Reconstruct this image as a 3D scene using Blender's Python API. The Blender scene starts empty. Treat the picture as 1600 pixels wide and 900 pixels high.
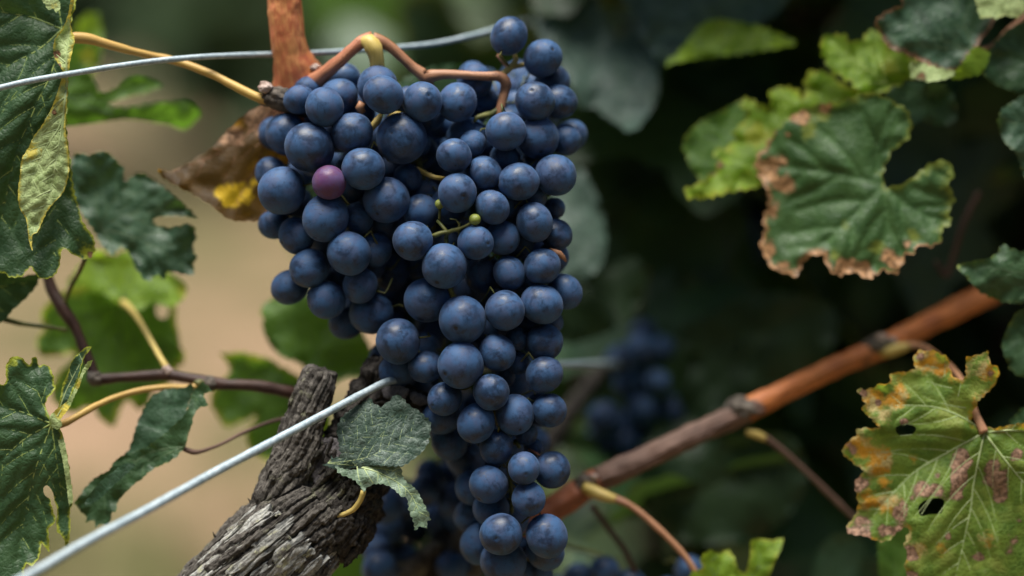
import bpy, math, random
import numpy as np
from mathutils import Vector, Matrix
from mathutils.geometry import delaunay_2d_cdt
random.seed(7)
RNG = np.random.default_rng(7)
R = math.radians
scene = bpy.context.scene
col = scene.collection

# ------------------------------------------------------------------ camera
LENS, FOC, PITCH = 85.0, 0.75, R(9.5)
CAM = Vector((0.0, 0.0, 0.78))
cam_data = bpy.data.cameras.new('camera')
cam = bpy.data.objects.new('camera', cam_data); col.objects.link(cam)
cam.location = CAM
cam.rotation_euler = (R(90) - PITCH, 0, 0)
cam_data.lens = LENS; cam_data.sensor_width = 36
cam_data.clip_start = 0.02; cam_data.clip_end = 400
cam_data.dof.use_dof = True
cam_data.dof.focus_distance = FOC - 0.010
cam_data.dof.aperture_fstop = 2.5
scene.camera = cam

# ------------------------------------------------------------------ light
SUN_DIR = Vector((-0.12, -0.08, 1.0)).normalized()       # towards the sun
el = math.asin(SUN_DIR.z); az = math.atan2(SUN_DIR.x, SUN_DIR.y)
world = bpy.data.worlds.new("World"); scene.world = world; world.use_nodes = True
nt = world.node_tree
bg = nt.nodes['Background']
sky = nt.nodes.new('ShaderNodeTexSky'); sky.sky_type = 'NISHITA'; sky.sun_disc = False
sky.sun_elevation = el; sky.sun_rotation = az; sky.dust_density = 2.0
nt.links.new(sky.outputs[0], bg.inputs[0]); bg.inputs[1].default_value = 0.05
sun_d = bpy.data.lights.new('sun', 'SUN'); sun_d.energy = 4.2; sun_d.angle = R(38); sun_d.color = (1, 0.96, 0.88)
sun = bpy.data.objects.new('sun', sun_d); col.objects.link(sun)
sun.rotation_euler = SUN_DIR.to_track_quat('Z', 'Y').to_euler()
sun.location = (0, 0, 3)
vs = scene.view_settings
vs.view_transform = 'Standard'; vs.look = 'None'; vs.gamma = 1; vs.exposure = 1.08; vs.use_curve_mapping = False
scene.cycles.use_denoising = True
scene.cycles.max_bounces = 6

# ------------------------------------------------------------------ picture plane units: 1 unit = 1 px of a 1600 px frame at the focus distance
K = 36.0 / LENS / 1600.0
S = FOC * K                                           # metres per unit
F = Vector((0, math.cos(PITCH), -math.sin(PITCH)))
U = Vector((0, math.sin(PITCH), math.cos(PITCH)))
RT = Vector((1, 0, 0))
Fn, Un, Rn, Cn = (np.array(v) for v in (F, U, RT, CAM))

def Pn(x, y, z):
    """world points seen at pixel x, y, lying z units behind the focus plane"""
    x, y, z = np.broadcast_arrays(np.asarray(x, float), np.asarray(y, float), np.asarray(z, float))
    d = FOC + z * S
    return Cn + d[..., None] * Fn + ((x - 800) * K * d)[..., None] * Rn - ((y - 450) * K * d)[..., None] * Un

def P(x, y, z=0.0):
    return Vector(Pn(x, y, z))

# ------------------------------------------------------------------ numpy noise
def _hash(ix, iy, iz, seed=0):
    h = (ix * 374761393 + iy * 668265263 + iz * 2147483647 + seed * 974634777) & 0xffffffff
    h = ((h ^ (h >> 13)) * 1274126177) & 0xffffffff
    h = ((h ^ (h >> 16)) * 2246822519) & 0xffffffff
    return ((h ^ (h >> 15)) & 0xffffff) / float(0xffffff)

def vnoise(p, seed=0):
    p = np.asarray(p, float)
    i = np.floor(p).astype(np.int64); f = p - i
    f = f * f * (3 - 2 * f)
    r = 0
    for dx in (0, 1):
        for dy in (0, 1):
            for dz in (0, 1):
                w = (f[:, 0] if dx else 1 - f[:, 0]) * (f[:, 1] if dy else 1 - f[:, 1]) * (f[:, 2] if dz else 1 - f[:, 2])
                r = r + w * _hash(i[:, 0] + dx, i[:, 1] + dy, i[:, 2] + dz, seed)
    return r * 2 - 1

def fbm(p, octs=4, seed=0):
    p = np.asarray(p, float); a, r = 1.0, 0.0
    for o in range(octs):
        r = r + a * vnoise(p * 2 ** o, seed + o); a *= 0.5
    return r

def n2(x, y, seed=0, octs=2):
    x, y = np.broadcast_arrays(np.asarray(x, float), np.asarray(y, float))
    return fbm(np.stack([x.ravel(), y.ravel(), np.full(x.size, seed * 7.31)], 1), octs, seed).reshape(x.shape)

# ------------------------------------------------------------------ object helpers
def tag(o, label=None, cat=None, group=None, kind=None):
    if label: o['label'] = label
    if cat: o['category'] = cat
    if group: o['group'] = group
    if kind: o['kind'] = kind
    return o

def wloc(o):
    v = Vector((0, 0, 0))
    while o is not None:
        v = v + o.location; o = o.parent
    return v

def link(name, data, parent=None, loc=None):
    """loc is a world position; no object that parents others is rotated"""
    o = bpy.data.objects.new(name, data); col.objects.link(o)
    loc = Vector(loc) if loc is not None else Vector((0, 0, 0))
    if parent is not None:
        o.parent = parent; o.location = loc - wloc(parent)
    else:
        o.location = loc
    return o

def thing(name, label, cat, loc, group=None):
    o = link(name, None, None, loc)
    o.empty_display_size = 0.01
    return tag(o, label, cat, group)

def mesh_from(name, verts, faces, mat, smooth=True, attrs=None, uv=None, origin=None):
    verts = np.asarray(verts, float)
    if origin is not None: verts = verts - np.array(origin)
    me = bpy.data.meshes.new(name)
    me.from_pydata(verts.tolist(), [], [list(map(int, f)) for f in faces])
    if smooth: me.polygons.foreach_set('use_smooth', [True] * len(me.polygons))
    for k, a in (attrs or {}).items():
        at = me.attributes.new(k, 'FLOAT', 'POINT'); at.data.foreach_set('value', np.asarray(a, np.float32))
    if uv is not None:
        l = me.uv_layers.new(name='UVMap')
        idx = np.empty(len(me.loops), np.int32); me.loops.foreach_get('vertex_index', idx)
        l.data.foreach_set('uv', np.asarray(uv, np.float32)[idx].ravel())
    if mat is not None: me.materials.append(mat)
    me.update()
    return me

def solid(name, verts, faces, mat, parent=None, origin=None, **kw):
    if origin is None: origin = np.asarray(verts).mean(0)
    me = mesh_from(name, verts, faces, mat, origin=origin, **kw)
    return link(name, me, parent, origin)

def catmull(pts, step=4.0, closed=False):
    pts = np.asarray(pts, float); n = len(pts); out = []
    for i in range(n if closed else n - 1):
        if closed: p0, p1, p2, p3 = pts[(i - 1) % n], pts[i], pts[(i + 1) % n], pts[(i + 2) % n]
        else: p0, p1, p2, p3 = pts[max(i - 1, 0)], pts[i], pts[i + 1], pts[min(i + 2, n - 1)]
        m = max(1, int(np.linalg.norm((p2 - p1)[:2]) / step))
        t = (np.arange(m) / m)[:, None]
        out.append(0.5 * (2 * p1 + (p2 - p0) * t + (2 * p0 - 5 * p1 + 4 * p2 - p3) * t ** 2 + (3 * p1 - p0 - 3 * p2 + p3) * t ** 3))
    if not closed: out.append(pts[-1:])
    return np.concatenate(out)

def resample(pts, step, closed=False):
    pts = np.asarray(pts, float)
    q = np.vstack([pts, pts[:1]]) if closed else pts
    d = np.r_[0, np.cumsum(np.linalg.norm(np.diff(q[:, :2], axis=0), axis=1))]
    m = max(3, int(d[-1] / step))
    t = np.linspace(0, d[-1], m, endpoint=not closed)
    return np.stack([np.interp(t, d, q[:, k]) for k in range(q.shape[1])], 1)

def tube_geo(path, radii, sides=10, cap=True, rough=0.0, seed=0, oval=1.0):
    """path: world points (n,3); radii in metres"""
    path = np.asarray(path, float); n = len(path)
    radii = np.broadcast_to(np.asarray(radii, float), (n,))
    T = np.gradient(path, axis=0); T /= np.linalg.norm(T, axis=1)[:, None] + 1e-12
    ref = np.array(Fn); V = []
    N = ref - T[0] * T[0].dot(ref)
    if np.linalg.norm(N) < 1e-3: N = Un - T[0] * T[0].dot(Un)
    N /= np.linalg.norm(N)
    a = np.arange(sides) / sides * 2 * np.pi
    for i in range(n):
        N = N - T[i] * T[i].dot(N); N /= np.linalg.norm(N)
        B = np.cross(T[i], N)
        V.append(path[i] + radii[i] * (np.cos(a)[:, None] * N + oval * np.sin(a)[:, None] * B))
    V = np.concatenate(V)
    if rough:
        c = np.repeat(path, sides, 0); dirv = V - c; L = np.linalg.norm(dirv, axis=1)[:, None] + 1e-12
        V = V + dirv / L * (rough * fbm(V / S / 18.0, 3, seed))[:, None]
    Fc = []
    for i in range(n - 1):
        for j in range(sides):
            k = (j + 1) % sides
            Fc.append((i * sides + j, i * sides + k, (i + 1) * sides + k, (i + 1) * sides + j))
    if cap:
        V = np.vstack([V, path[:1], path[-1:]]); c0, c1 = n * sides, n * sides + 1
        for j in range(sides):
            k = (j + 1) % sides
            Fc.append((c0, k, j)); Fc.append((c1, (n - 1) * sides + j, (n - 1) * sides + k))
    return V, Fc

def pix_tube(name, pts, mat, parent=None, step=5, sides=12, rough=0.0, seed=0, oval=1.0, ribs=0.0):
    """pts: (x, y, z, r) in picture units"""
    q = catmull(pts, step)
    path = Pn(q[:, 0], q[:, 1], q[:, 2]); rad = np.maximum(q[:, 3], 0.3) * S
    al = np.r_[0, np.cumsum(np.linalg.norm(np.diff(path, axis=0), axis=1))] / S
    V, Fc = tube_geo(path, rad, sides, rough=rough * S, seed=seed, oval=oval)
    if ribs:
        m = len(path); c = np.repeat(path, sides, 0); dv = V[:m * sides] - c; L = np.linalg.norm(dv, axis=1)[:, None] + 1e-12
        an = np.tile(np.arange(sides) / sides * 2 * np.pi, m); aa = np.repeat(al, sides)
        q_ = np.stack([np.cos(an) * 4.5, np.sin(an) * 4.5, aa / 90 + seed], 1)
        V[:m * sides] += dv / L * (ribs * S * (1 - 2 * np.abs(fbm(q_, 3, 31))))[:, None]
    u = np.r_[np.repeat(al, sides), al[0], al[-1]]; v = np.r_[np.tile(np.arange(sides) / sides, len(path)), 0, 0]
    return solid(name, V, Fc, mat, parent, attrs={'along': u, 'around': v})

# ------------------------------------------------------------------ node helpers
class NT:
    def __init__(s, name):
        s.m = bpy.data.materials.new(name); s.m.use_nodes = True; s.t = s.m.node_tree; s.n = s.t.nodes; s.n.clear()
        s.out = s.n.new('ShaderNodeOutputMaterial')
    def l(s, a, b): s.t.links.new(a, b)
    def node(s, typ, ins=None, **props):
        n = s.n.new(typ)
        for k, v in props.items(): setattr(n, k, v)
        for k, v in (ins or {}).items():
            i = n.inputs[k]
            if hasattr(v, 'is_linked') or isinstance(v, bpy.types.NodeSocket): s.l(v, i)
            else: i.default_value = v
        return n
    def coord(s, which='Object'): return s.node('ShaderNodeTexCoord').outputs[which]
    def attr(s, name): return s.node('ShaderNodeAttribute', attribute_name=name).outputs['Fac']
    def mapping(s, v, scale=(1, 1, 1), loc=(0, 0, 0)):
        return s.node('ShaderNodeMapping', {'Vector': v, 'Scale': scale, 'Location': loc}).outputs[0]
    def noise(s, v, scale, detail=3, rough=0.55, dist=0.0):
        return s.node('ShaderNodeTexNoise', {'Vector': v, 'Scale': scale, 'Detail': detail, 'Roughness': rough, 'Distortion': dist}).outputs[0]
    def vor(s, v, scale, feature='F1', out='Distance', rnd=1.0):
        return s.node('ShaderNodeTexVoronoi', {'Vector': v, 'Scale': scale, 'Randomness': rnd}, feature=feature).outputs[out]
    def math(s, op, a, b=0.0, c=0.0, clamp=False):
        n = s.node('ShaderNodeMath', operation=op, use_clamp=clamp)
        for i, v in enumerate((a, b, c)):
            if isinstance(v, bpy.types.NodeSocket): s.l(v, n.inputs[i])
            else: n.inputs[i].default_value = v
        return n.outputs[0]
    def smooth(s, v, a, b, lo=0.0, hi=1.0):
        n = s.node('ShaderNodeMapRange', {'Value': v, 'From Min': a, 'From Max': b, 'To Min': lo, 'To Max': hi}, interpolation_type='SMOOTHSTEP')
        return n.outputs[0]
    def mix(s, f, a, b, blend='MIX'):
        n = s.node('ShaderNodeMix', data_type='RGBA', blend_type=blend)
        for i, v in ((0, f), (6, a), (7, b)):
            if isinstance(v, bpy.types.NodeSocket): s.l(v, n.inputs[i])
            else: n.inputs[i].default_value = v if i == 0 else (*v, 1)
        return n.outputs[2]
    def bump(s, h, strength, dist, normal=None):
        ins = {'Height': h, 'Strength': strength, 'Distance': dist}
        if normal is not None: ins['Normal'] = normal
        return s.node('ShaderNodeBump', ins).outputs[0]
    def bsdf(s, base, rough=0.5, normal=None, spec=0.4, **kw):
        b = s.node('ShaderNodeBsdfPrincipled')
        def put(k, v):
            if isinstance(v, bpy.types.NodeSocket): s.l(v, b.inputs[k])
            elif isinstance(v, tuple) and len(v) == 3: b.inputs[k].default_value = (*v, 1)
            else: b.inputs[k].default_value = v
        put('Base Color', base); put('Roughness', rough); put('Specular IOR Level', spec)
        if normal is not None: put('Normal', normal)
        for k, v in kw.items(): put(k.replace('_', ' '), v)
        return b.outputs[0]
    def done(s, sh):
        s.l(sh, s.out.inputs[0]); return s.m

# ------------------------------------------------------------------ materials
def grape_mat(name, skin, bloom, bloom2, amt=0.0):
    n = NT(name)
    rnd = n.node('ShaderNodeObjectInfo').outputs['Random']
    off = n.node('ShaderNodeCombineXYZ', {'X': n.math('MULTIPLY', rnd, 37.0), 'Y': n.math('MULTIPLY', rnd, 91.0), 'Z': n.math('MULTIPLY', rnd, 53.0)}).outputs[0]
    raw = n.coord()
    co = n.node('ShaderNodeVectorMath', {0: raw, 1: off}, operation='ADD').outputs[0]
    big = n.noise(co, 1.1, 4, 0.6, 0.4)
    mid = n.noise(co, 4.0, 5, 0.65, 0.6)
    fine = n.noise(co, 26.0, 4, 0.7)
    streak = n.noise(n.mapping(co, (9.0, 9.0, 1.6)), 1.6, 5, 0.7, 0.5)
    m = n.math('ADD', n.smooth(big, 0.3, 0.62), n.math('ADD', n.math('MULTIPLY', n.math('SUBTRACT', mid, 0.5), 1.15), n.math('MULTIPLY', n.math('SUBTRACT', streak, 0.5), 0.9)))
    m = n.math('ADD', m, n.math('MULTIPLY', n.math('SUBTRACT', fine, 0.5), 0.6))
    m = n.math('ADD', m, n.math('MULTIPLY', rnd, 0.5))
    bl = n.smooth(m, 0.05, 1.35, 0.22 + amt, 1.0)
    # bloom rubbed off in thin crossing scuffs
    sc = n.vor(n.node('ShaderNodeVectorMath', {0: co, 1: n.node('ShaderNodeTexNoise', {'Vector': co, 'Scale': 3.0}).outputs[1]}, operation='ADD').outputs[0], 2.6, 'DISTANCE_TO_EDGE')
    scm = n.math('MULTIPLY', n.smooth(sc, 0.0, 0.03, 1.0, 0.0), n.smooth(n.noise(co, 2.0, 2), 0.52, 0.66))
    bl = n.math('MULTIPLY', bl, n.math('SUBTRACT', 1.0, n.math('MULTIPLY', scm, 0.55)))
    rub = n.smooth(n.noise(n.mapping(co, (1.0, 1.0, 2.2), (5, 2, 9)), 1.35, 6, 0.62, 1.2), 0.585, 0.625)
    bl = n.math('MULTIPLY', bl, n.math('SUBTRACT', 1.0, n.math('MULTIPLY', rub, 0.42)))
    # dark specks
    sp = n.vor(co, 9.0); spm = n.math('MULTIPLY', n.smooth(sp, 0.07, 0.17, 1.0, 0.0), n.smooth(n.noise(co, 1.7, 1), 0.45, 0.6))
    bl = n.math('MULTIPLY', bl, n.math('SUBTRACT', 1.0, n.math('MULTIPLY', spm, 0.75)))
    xyz = n.node('ShaderNodeSeparateXYZ', {0: raw})
    # style scar at the far pole, stalk pore at the near pole
    scar = n.node('ShaderNodeVectorMath', {0: raw, 1: (0, 0, -0.97)}, operation='DISTANCE').outputs['Value']
    scar = n.math('ADD', scar, n.math('MULTIPLY', n.math('SUBTRACT', n.noise(co, 9.0, 3), 0.5), 0.12))
    halo = n.smooth(scar, 0.08, 0.34, 1.0, 0.0)
    dot = n.math('LESS_THAN', n.math('SUBTRACT', scar, n.math('MULTIPLY', rnd, 0.06)), 0.045)
    bl = n.math('MULTIPLY', bl, n.math('SUBTRACT', 1.0, n.math('MULTIPLY', halo, 0.35)))
    tint = n.mix(n.smooth(n.noise(co, 1.6, 3), 0.42, 0.62), bloom, bloom2)
    c = n.mix(bl, skin, tint)
    c = n.mix(n.math('MULTIPLY', dot, 0.85), c, (0.012, 0.010, 0.010))
    # pale flecks of dust
    fl = n.vor(co, 15.0); flm = n.math('MULTIPLY', n.smooth(fl, 0.03, 0.07, 1.0, 0.0), n.smooth(n.noise(co, 2.3, 2), 0.58, 0.66))
    c = n.mix(n.math('MULTIPLY', flm, 0.5), c, (0.28, 0.30, 0.34))
    nb = n.bump(n.math('ADD', fine, n.math('MULTIPLY', mid, 1.5)), 0.10, 0.0006)
    sh = n.bsdf(c, n.smooth(bl, 0.3, 1.0, 0.38, 0.66), nb, 0.32, Sheen_Weight=0.10, Sheen_Roughness=0.5, Sheen_Tint=(0.55, 0.7, 1.0))
    return n.done(sh)

M_GRAPE = grape_mat('grape_skin', (0.004, 0.008, 0.020), (0.029, 0.080, 0.185), (0.040, 0.070, 0.152))
M_GRAPE_P = grape_mat('grape_skin_violet', (0.09, 0.025, 0.09), (0.085, 0.050, 0.14), (0.10, 0.04, 0.09), 0.1)
M_GRAPE_D = grape_mat('grape_skin_plain', (0.005, 0.008, 0.018), (0.035, 0.065, 0.145), (0.04, 0.055, 0.12))

def leaf_mat(name, dark, light, back, transl, yellow=(0.30, 0.34, 0.03), brown=(0.20, 0.10, 0.045), rough=0.5, t=0.28, dusty=0.0, spec=0.35, net=0.5, yellow2=None, tint2=None, gain=1.0):
    n = NT(name)
    uv = n.node('ShaderNodeUVMap').outputs[0]
    ob = n.node('ShaderNodeObjectInfo').outputs['Random']
    off = n.node('ShaderNodeCombineXYZ', {'X': n.math('MULTIPLY', ob, 13.0), 'Y': n.math('MULTIPLY', ob, 29.0), 'Z': 0.0}).outputs[0]
    co = n.node('ShaderNodeVectorMath', {0: uv, 1: off}, operation='ADD').outputs[0]
    yel, brn, vd = n.attr('yel'), n.attr('brn'), n.attr('vd')
    big = n.noise(co, 2.2, 4, 0.6, 0.3); mid = n.noise(co, 9.0, 4, 0.6)
    warp = n.node('ShaderNodeVectorMath', {0: co, 1: n.node('ShaderNodeVectorMath', {0: n.node('ShaderNodeTexNoise', {'Vector': co, 'Scale': 10.0, 'Detail': 2.0}).outputs[1], 1: (0.06, 0.06, 0.0)}, operation='MULTIPLY').outputs[0]}, operation='ADD').outputs[0]
    cell = n.vor(warp, 11.0, 'DISTANCE_TO_EDGE'); cell2 = n.vor(warp, 27.0, 'DISTANCE_TO_EDGE')
    netm = n.math('MAXIMUM', n.smooth(cell, 0.0, 0.07, 1.0, 0.0), n.math('MULTIPLY', n.smooth(cell2, 0.0, 0.10, 1.0, 0.0), 0.5))
    c = n.mix(n.smooth(n.math('ADD', n.math('MULTIPLY', big, 0.7), n.math('MULTIPLY', mid, 0.3)), 0.36, 0.64), dark, light)
    if tint2: c = n.mix(n.smooth(n.noise(co, 1.3, 3), 0.5, 0.68), c, tint2)
    c = n.mix(n.math('MULTIPLY', netm, 0.35 * net), c, tuple(min(1, v * 1.9 + 0.012) for v in light))
    c = n.mix(n.math('MULTIPLY', n.smooth(vd, 0.0, 0.05, 1.0, 0.0), 0.35), c, tuple(min(1, v * 2.0 + 0.01) for v in light))
    vary = n.math('ADD', n.math('MULTIPLY', n.math('SUBTRACT', mid, 0.5), 0.9), n.math('MULTIPLY', n.math('SUBTRACT', n.noise(co, 28.0, 3), 0.5), 0.5))
    ym = n.smooth(n.math('ADD', yel, n.math('MULTIPLY', vary, 0.9)), 0.40, 0.80)
    bm_ = n.math('ADD', brn, n.math('MULTIPLY', vary, 0.7))
    bmk = n.smooth(bm_, 0.46, 0.60)
    rim = n.math('MULTIPLY', n.smooth(bm_, 0.34, 0.50), n.smooth(bm_, 0.50, 0.72, 1.0, 0.0))
    c = n.mix(ym, c, n.mix(n.smooth(n.noise(co, 3.2, 4, 0.65), 0.44, 0.56), yellow, yellow2 or yellow))
    bcol = n.mix(n.smooth(n.noise(co, 14.0, 4, 0.7), 0.38, 0.62), tuple(v * 0.45 for v in brown), tuple(min(1, v * 1.5) for v in brown))
    c = n.mix(bmk, c, bcol)
    c = n.mix(n.math('MULTIPLY', rim, 0.6), c, tuple(v * 0.35 for v in brown))
    if dusty:
        dn = n.math('MULTIPLY', n.smooth(n.noise(co, 5.0, 5, 0.75), 0.42, 0.7), n.math('ADD', 0.35, n.math('MULTIPLY', netm, 0.8)))
        speck = n.math('MULTIPLY', n.smooth(n.vor(co, 30.0), 0.05, 0.16, 1.0, 0.0), n.smooth(n.noise(co, 6.0, 2), 0.48, 0.62))
        c = n.mix(n.math('MULTIPLY', n.math('MAXIMUM', dn, speck), dusty), c, (0.34, 0.42, 0.36))
    bf = n.node('ShaderNodeNewGeometry').outputs['Backfacing']
    cb = n.mix(n.math('MAXIMUM', n.math('MULTIPLY', ym, 0.8), bmk), back, n.mix(bmk, yellow, bcol))
    cf = n.mix(bf, c, cb)
    h = n.math('SUBTRACT', n.math('MULTIPLY', n.smooth(cell, 0.0, 0.22), 1.0), n.math('MULTIPLY', n.smooth(cell2, 0.0, 0.2, 1.0, 0.0), 0.35))
    h = n.math('ADD', h, n.math('MULTIPLY', mid, 0.4))
    nb = n.bump(h, 0.27, 0.0005)
    p = n.bsdf(cf, n.smooth(mid, 0.3, 0.7, rough - 0.06, rough + 0.12), nb, spec)
    tc = n.mix(ym, transl, tuple(min(1, v * 1.6) for v in yellow))
    tc = n.mix(n.math('MULTIPLY', bmk, 0.9), tc, brown)
    tr = n.node('ShaderNodeBsdfTranslucent', {'Color': tc, 'Normal': nb}).outputs[0]
    mx = n.node('ShaderNodeMixShader', {0: t, 1: p, 2: tr}).outputs[0]
    return n.done(mx)

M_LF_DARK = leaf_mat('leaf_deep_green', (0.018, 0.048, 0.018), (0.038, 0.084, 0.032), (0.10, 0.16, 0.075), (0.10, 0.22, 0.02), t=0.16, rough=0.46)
M_LF_BLUE = leaf_mat('leaf_blue_green', (0.018, 0.050, 0.024), (0.045, 0.098, 0.052), (0.12, 0.18, 0.10), (0.10, 0.22, 0.03), t=0.2, rough=0.42, dusty=0.14, net=0.2)
M_LF_SHEEN = leaf_mat('leaf_grey_green', (0.028, 0.058, 0.042), (0.080, 0.135, 0.105), (0.12, 0.18, 0.10), (0.08, 0.17, 0.03), t=0.12, rough=0.42, dusty=0.3, net=0.0)
M_LF_MID = leaf_mat('leaf_mid_green', (0.038, 0.100, 0.015), (0.088, 0.175, 0.028), (0.13, 0.20, 0.06), (0.20, 0.42, 0.03), t=0.42)
M_LF_BRIGHT = leaf_mat('leaf_bright_green', (0.085, 0.180, 0.012), (0.200, 0.320, 0.024), (0.16, 0.24, 0.07), (0.45, 0.68, 0.04), t=0.55)
M_LF_PALE = leaf_mat('leaf_pale_underside', (0.22, 0.30, 0.10), (0.36, 0.44, 0.19), (0.2, 0.26, 0.12), (0.35, 0.5, 0.08), yellow=(0.50, 0.42, 0.06), t=0.22, net=1.0)
M_LF_BROWN = leaf_mat('leaf_dry_brown', (0.035, 0.022, 0.008), (0.085, 0.050, 0.016), (0.12, 0.07, 0.03), (0.45, 0.24, 0.03), yellow=(0.70, 0.46, 0.02), brown=(0.40, 0.24, 0.14), t=0.38, rough=0.6)
M_LF_SCORCH = leaf_mat('leaf_scorched_green', (0.028, 0.074, 0.020), (0.058, 0.125, 0.036), (0.12, 0.17, 0.08), (0.18, 0.32, 0.04), yellow=(0.17, 0.21, 0.03), brown=(0.40, 0.22, 0.10), t=0.30, net=0.3, rough=0.42)
M_LF_AUTUMN = leaf_mat('leaf_autumn_green', (0.060, 0.130, 0.018), (0.16, 0.24, 0.035), (0.14, 0.2, 0.08), (0.34, 0.50, 0.05), yellow=(0.52, 0.25, 0.02), brown=(0.34, 0.20, 0.13), t=0.42, net=0.8, tint2=(0.22, 0.26, 0.05), yellow2=(0.50, 0.42, 0.17))
M_LF_DUSTY = leaf_mat('leaf_dusty_green', (0.016, 0.036, 0.026), (0.030, 0.058, 0.040), (0.10, 0.15, 0.09), (0.08, 0.16, 0.03), t=0.12, dusty=0.45, net=1.0)
M_LF_DUSTY2 = leaf_mat('leaf_dusty_flap', (0.07, 0.12, 0.07), (0.14, 0.20, 0.13), (0.10, 0.15, 0.09), (0.15, 0.26, 0.06), t=0.15, dusty=0.75, net=1.0)
M_LF_SHADE = leaf_mat('leaf_shade_green', (0.009, 0.026, 0.009), (0.020, 0.046, 0.017), (0.06, 0.10, 0.04), (0.08, 0.18, 0.02), t=0.2, net=0.0)  # darkened leaf green: the shade inside the vine is put into the colour

def plain(name, a, b, scale, rough=0.6, spec=0.3, bump=0.3, stretch=None, dark=None, dist=0.0006):
    """stalk-like surface: colours a and b mixed along the fibres"""
    n = NT(name)
    co = n.coord()
    if stretch:
        al, ar = n.attr('along'), n.attr('around')
        v = n.node('ShaderNodeCombineXYZ', {'X': n.math('MULTIPLY', al, 0.012), 'Y': n.math('MULTIPLY', n.math('SINE', n.math('MULTIPLY', ar, 6.2832)), stretch), 'Z': n.math('MULTIPLY', n.math('COSINE', n.math('MULTIPLY', ar, 6.2832)), stretch)}).outputs[0]
        f = n.noise(v, 3.0, 6, 0.7, 0.2)
    else:
        f = n.noise(co, scale, 5, 0.65)
    g = n.noise(co, scale * 0.35, 3, 0.6)
    c = n.mix(n.smooth(n.math('ADD', n.math('MULTIPLY', f, 0.6), n.math('MULTIPLY', g, 0.4)), 0.38, 0.62), a, b)
    if dark: 
        dn = n.smooth(n.noise(co, scale * 0.8, 6, 0.75), 0.58, 0.70)
        c = n.mix(n.math('MULTIPLY', dn, 0.8), c, dark)
    nb = n.bump(f, bump, dist)
    return n.done(n.bsdf(c, rough, nb, spec))

M_CANE = plain('cane_red_brown', (0.40, 0.11, 0.050), (0.60, 0.27, 0.10), 160, stretch=0.9, rough=0.42, spec=0.45, bump=0.12, dark=(0.26, 0.06, 0.03))
M_CANE_O = plain('cane_orange_brown', (0.28, 0.080, 0.025), (0.58, 0.20, 0.058), 120, stretch=2.2, rough=0.5, dark=(0.06, 0.03, 0.02))
M_CANE_R = plain('cane_brown', (0.12, 0.040, 0.020), (0.32, 0.105, 0.045), 120, stretch=2.2, rough=0.5, dark=(0.05, 0.03, 0.02))
M_CANE_G = plain('cane_weathered', (0.07, 0.040, 0.030), (0.17, 0.10, 0.075), 120, stretch=2.5, rough=0.65)
M_CANE_D = plain('cane_dark_brown', (0.025, 0.013, 0.011), (0.065, 0.030, 0.020), 150, stretch=1.8, rough=0.5)
M_STALK_R = plain('stalk_red_brown', (0.26, 0.085, 0.045), (0.46, 0.20, 0.11), 180, stretch=1.2, rough=0.42, dark=(0.12, 0.05, 0.035))
M_STALK_T = plain('stalk_tan', (0.24, 0.11, 0.06), (0.42, 0.22, 0.12), 150, stretch=1.2, rough=0.45, dark=(0.10, 0.05, 0.04))
M_STALK_Y = plain('stalk_yellow_green', (0.40, 0.30, 0.07), (0.55, 0.42, 0.14), 150, stretch=1.0, rough=0.42, dark=(0.30, 0.16, 0.06))
M_PETIOLE = plain('petiole_yellow', (0.42, 0.25, 0.075), (0.50, 0.35, 0.09), 130, stretch=0.8, rough=0.42, dark=(0.25, 0.12, 0.06))
M_STALK_G = plain('stalk_green', (0.06, 0.07, 0.02), (0.15, 0.15, 0.04), 200, rough=0.5, dark=(0.10, 0.05, 0.03))
M_NODE = plain('node_bark', (0.035, 0.028, 0.022), (0.13, 0.11, 0.09), 260, rough=0.8, bump=0.9)
M_BUD = plain('bud_scale', (0.20, 0.13, 0.10), (0.42, 0.33, 0.29), 300, rough=0.7, bump=0.8)
M_VEIN = plain('leaf_vein', (0.22, 0.30, 0.07), (0.32, 0.40, 0.12), 200, rough=0.5)
M_VEIN_D = plain('leaf_vein_dim', (0.055, 0.10, 0.045), (0.09, 0.14, 0.06), 200, rough=0.5)
M_VEIN_P = plain('leaf_vein_pale', (0.30, 0.38, 0.16), (0.42, 0.50, 0.24), 200, rough=0.5)
M_WIRE = plain('galvanised_wire', (0.20, 0.27, 0.31), (0.36, 0.44, 0.48), 900, rough=0.5, spec=0.6, bump=0.5, dark=(0.14, 0.16, 0.17), dist=0.0003)

def bark_mat(name, a, b, lichen, dark, lich_amt=0.5):
    n = NT(name); co = n.coord()
    al, ar = n.attr('along'), n.attr('around')
    v = n.node('ShaderNodeCombineXYZ', {'X': n.math('MULTIPLY', al, 0.02), 'Y': n.math('MULTIPLY', ar, 0.25), 'Z': 0.0}).outputs[0]
    fib = n.noise(v, 1.0, 8, 0.75, 0.3)
    sp = n.noise(co, 900.0, 5, 0.7); bg_ = n.noise(co, 120.0, 4, 0.6)
    c = n.mix(n.smooth(n.math('ADD', n.math('MULTIPLY', fib, 0.55), n.math('MULTIPLY', sp, 0.45)), 0.40, 0.60), a, b)
    c = n.mix(n.math('MULTIPLY', n.smooth(bg_, 0.5, 0.66), 0.7), c, dark)
    lm = n.math('MULTIPLY', n.smooth(n.noise(co, 210.0, 5, 0.7), 0.54, 0.60), n.smooth(n.noise(co, 60.0, 2), 0.45, 0.6))
    c = n.mix(n.math('MULTIPLY', lm, lich_amt), c, lichen)
    nb = n.bump(n.math('ADD', n.math('MULTIPLY', fib, 1.4), sp), 0.9, 0.0009)
    return n.done(n.bsdf(c, 0.88, nb, 0.2))
M_BARK = bark_mat('bark_grey', (0.035, 0.030, 0.026), (0.17, 0.155, 0.135), (0.34, 0.34, 0.22), (0.030, 0.025, 0.021))
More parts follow.
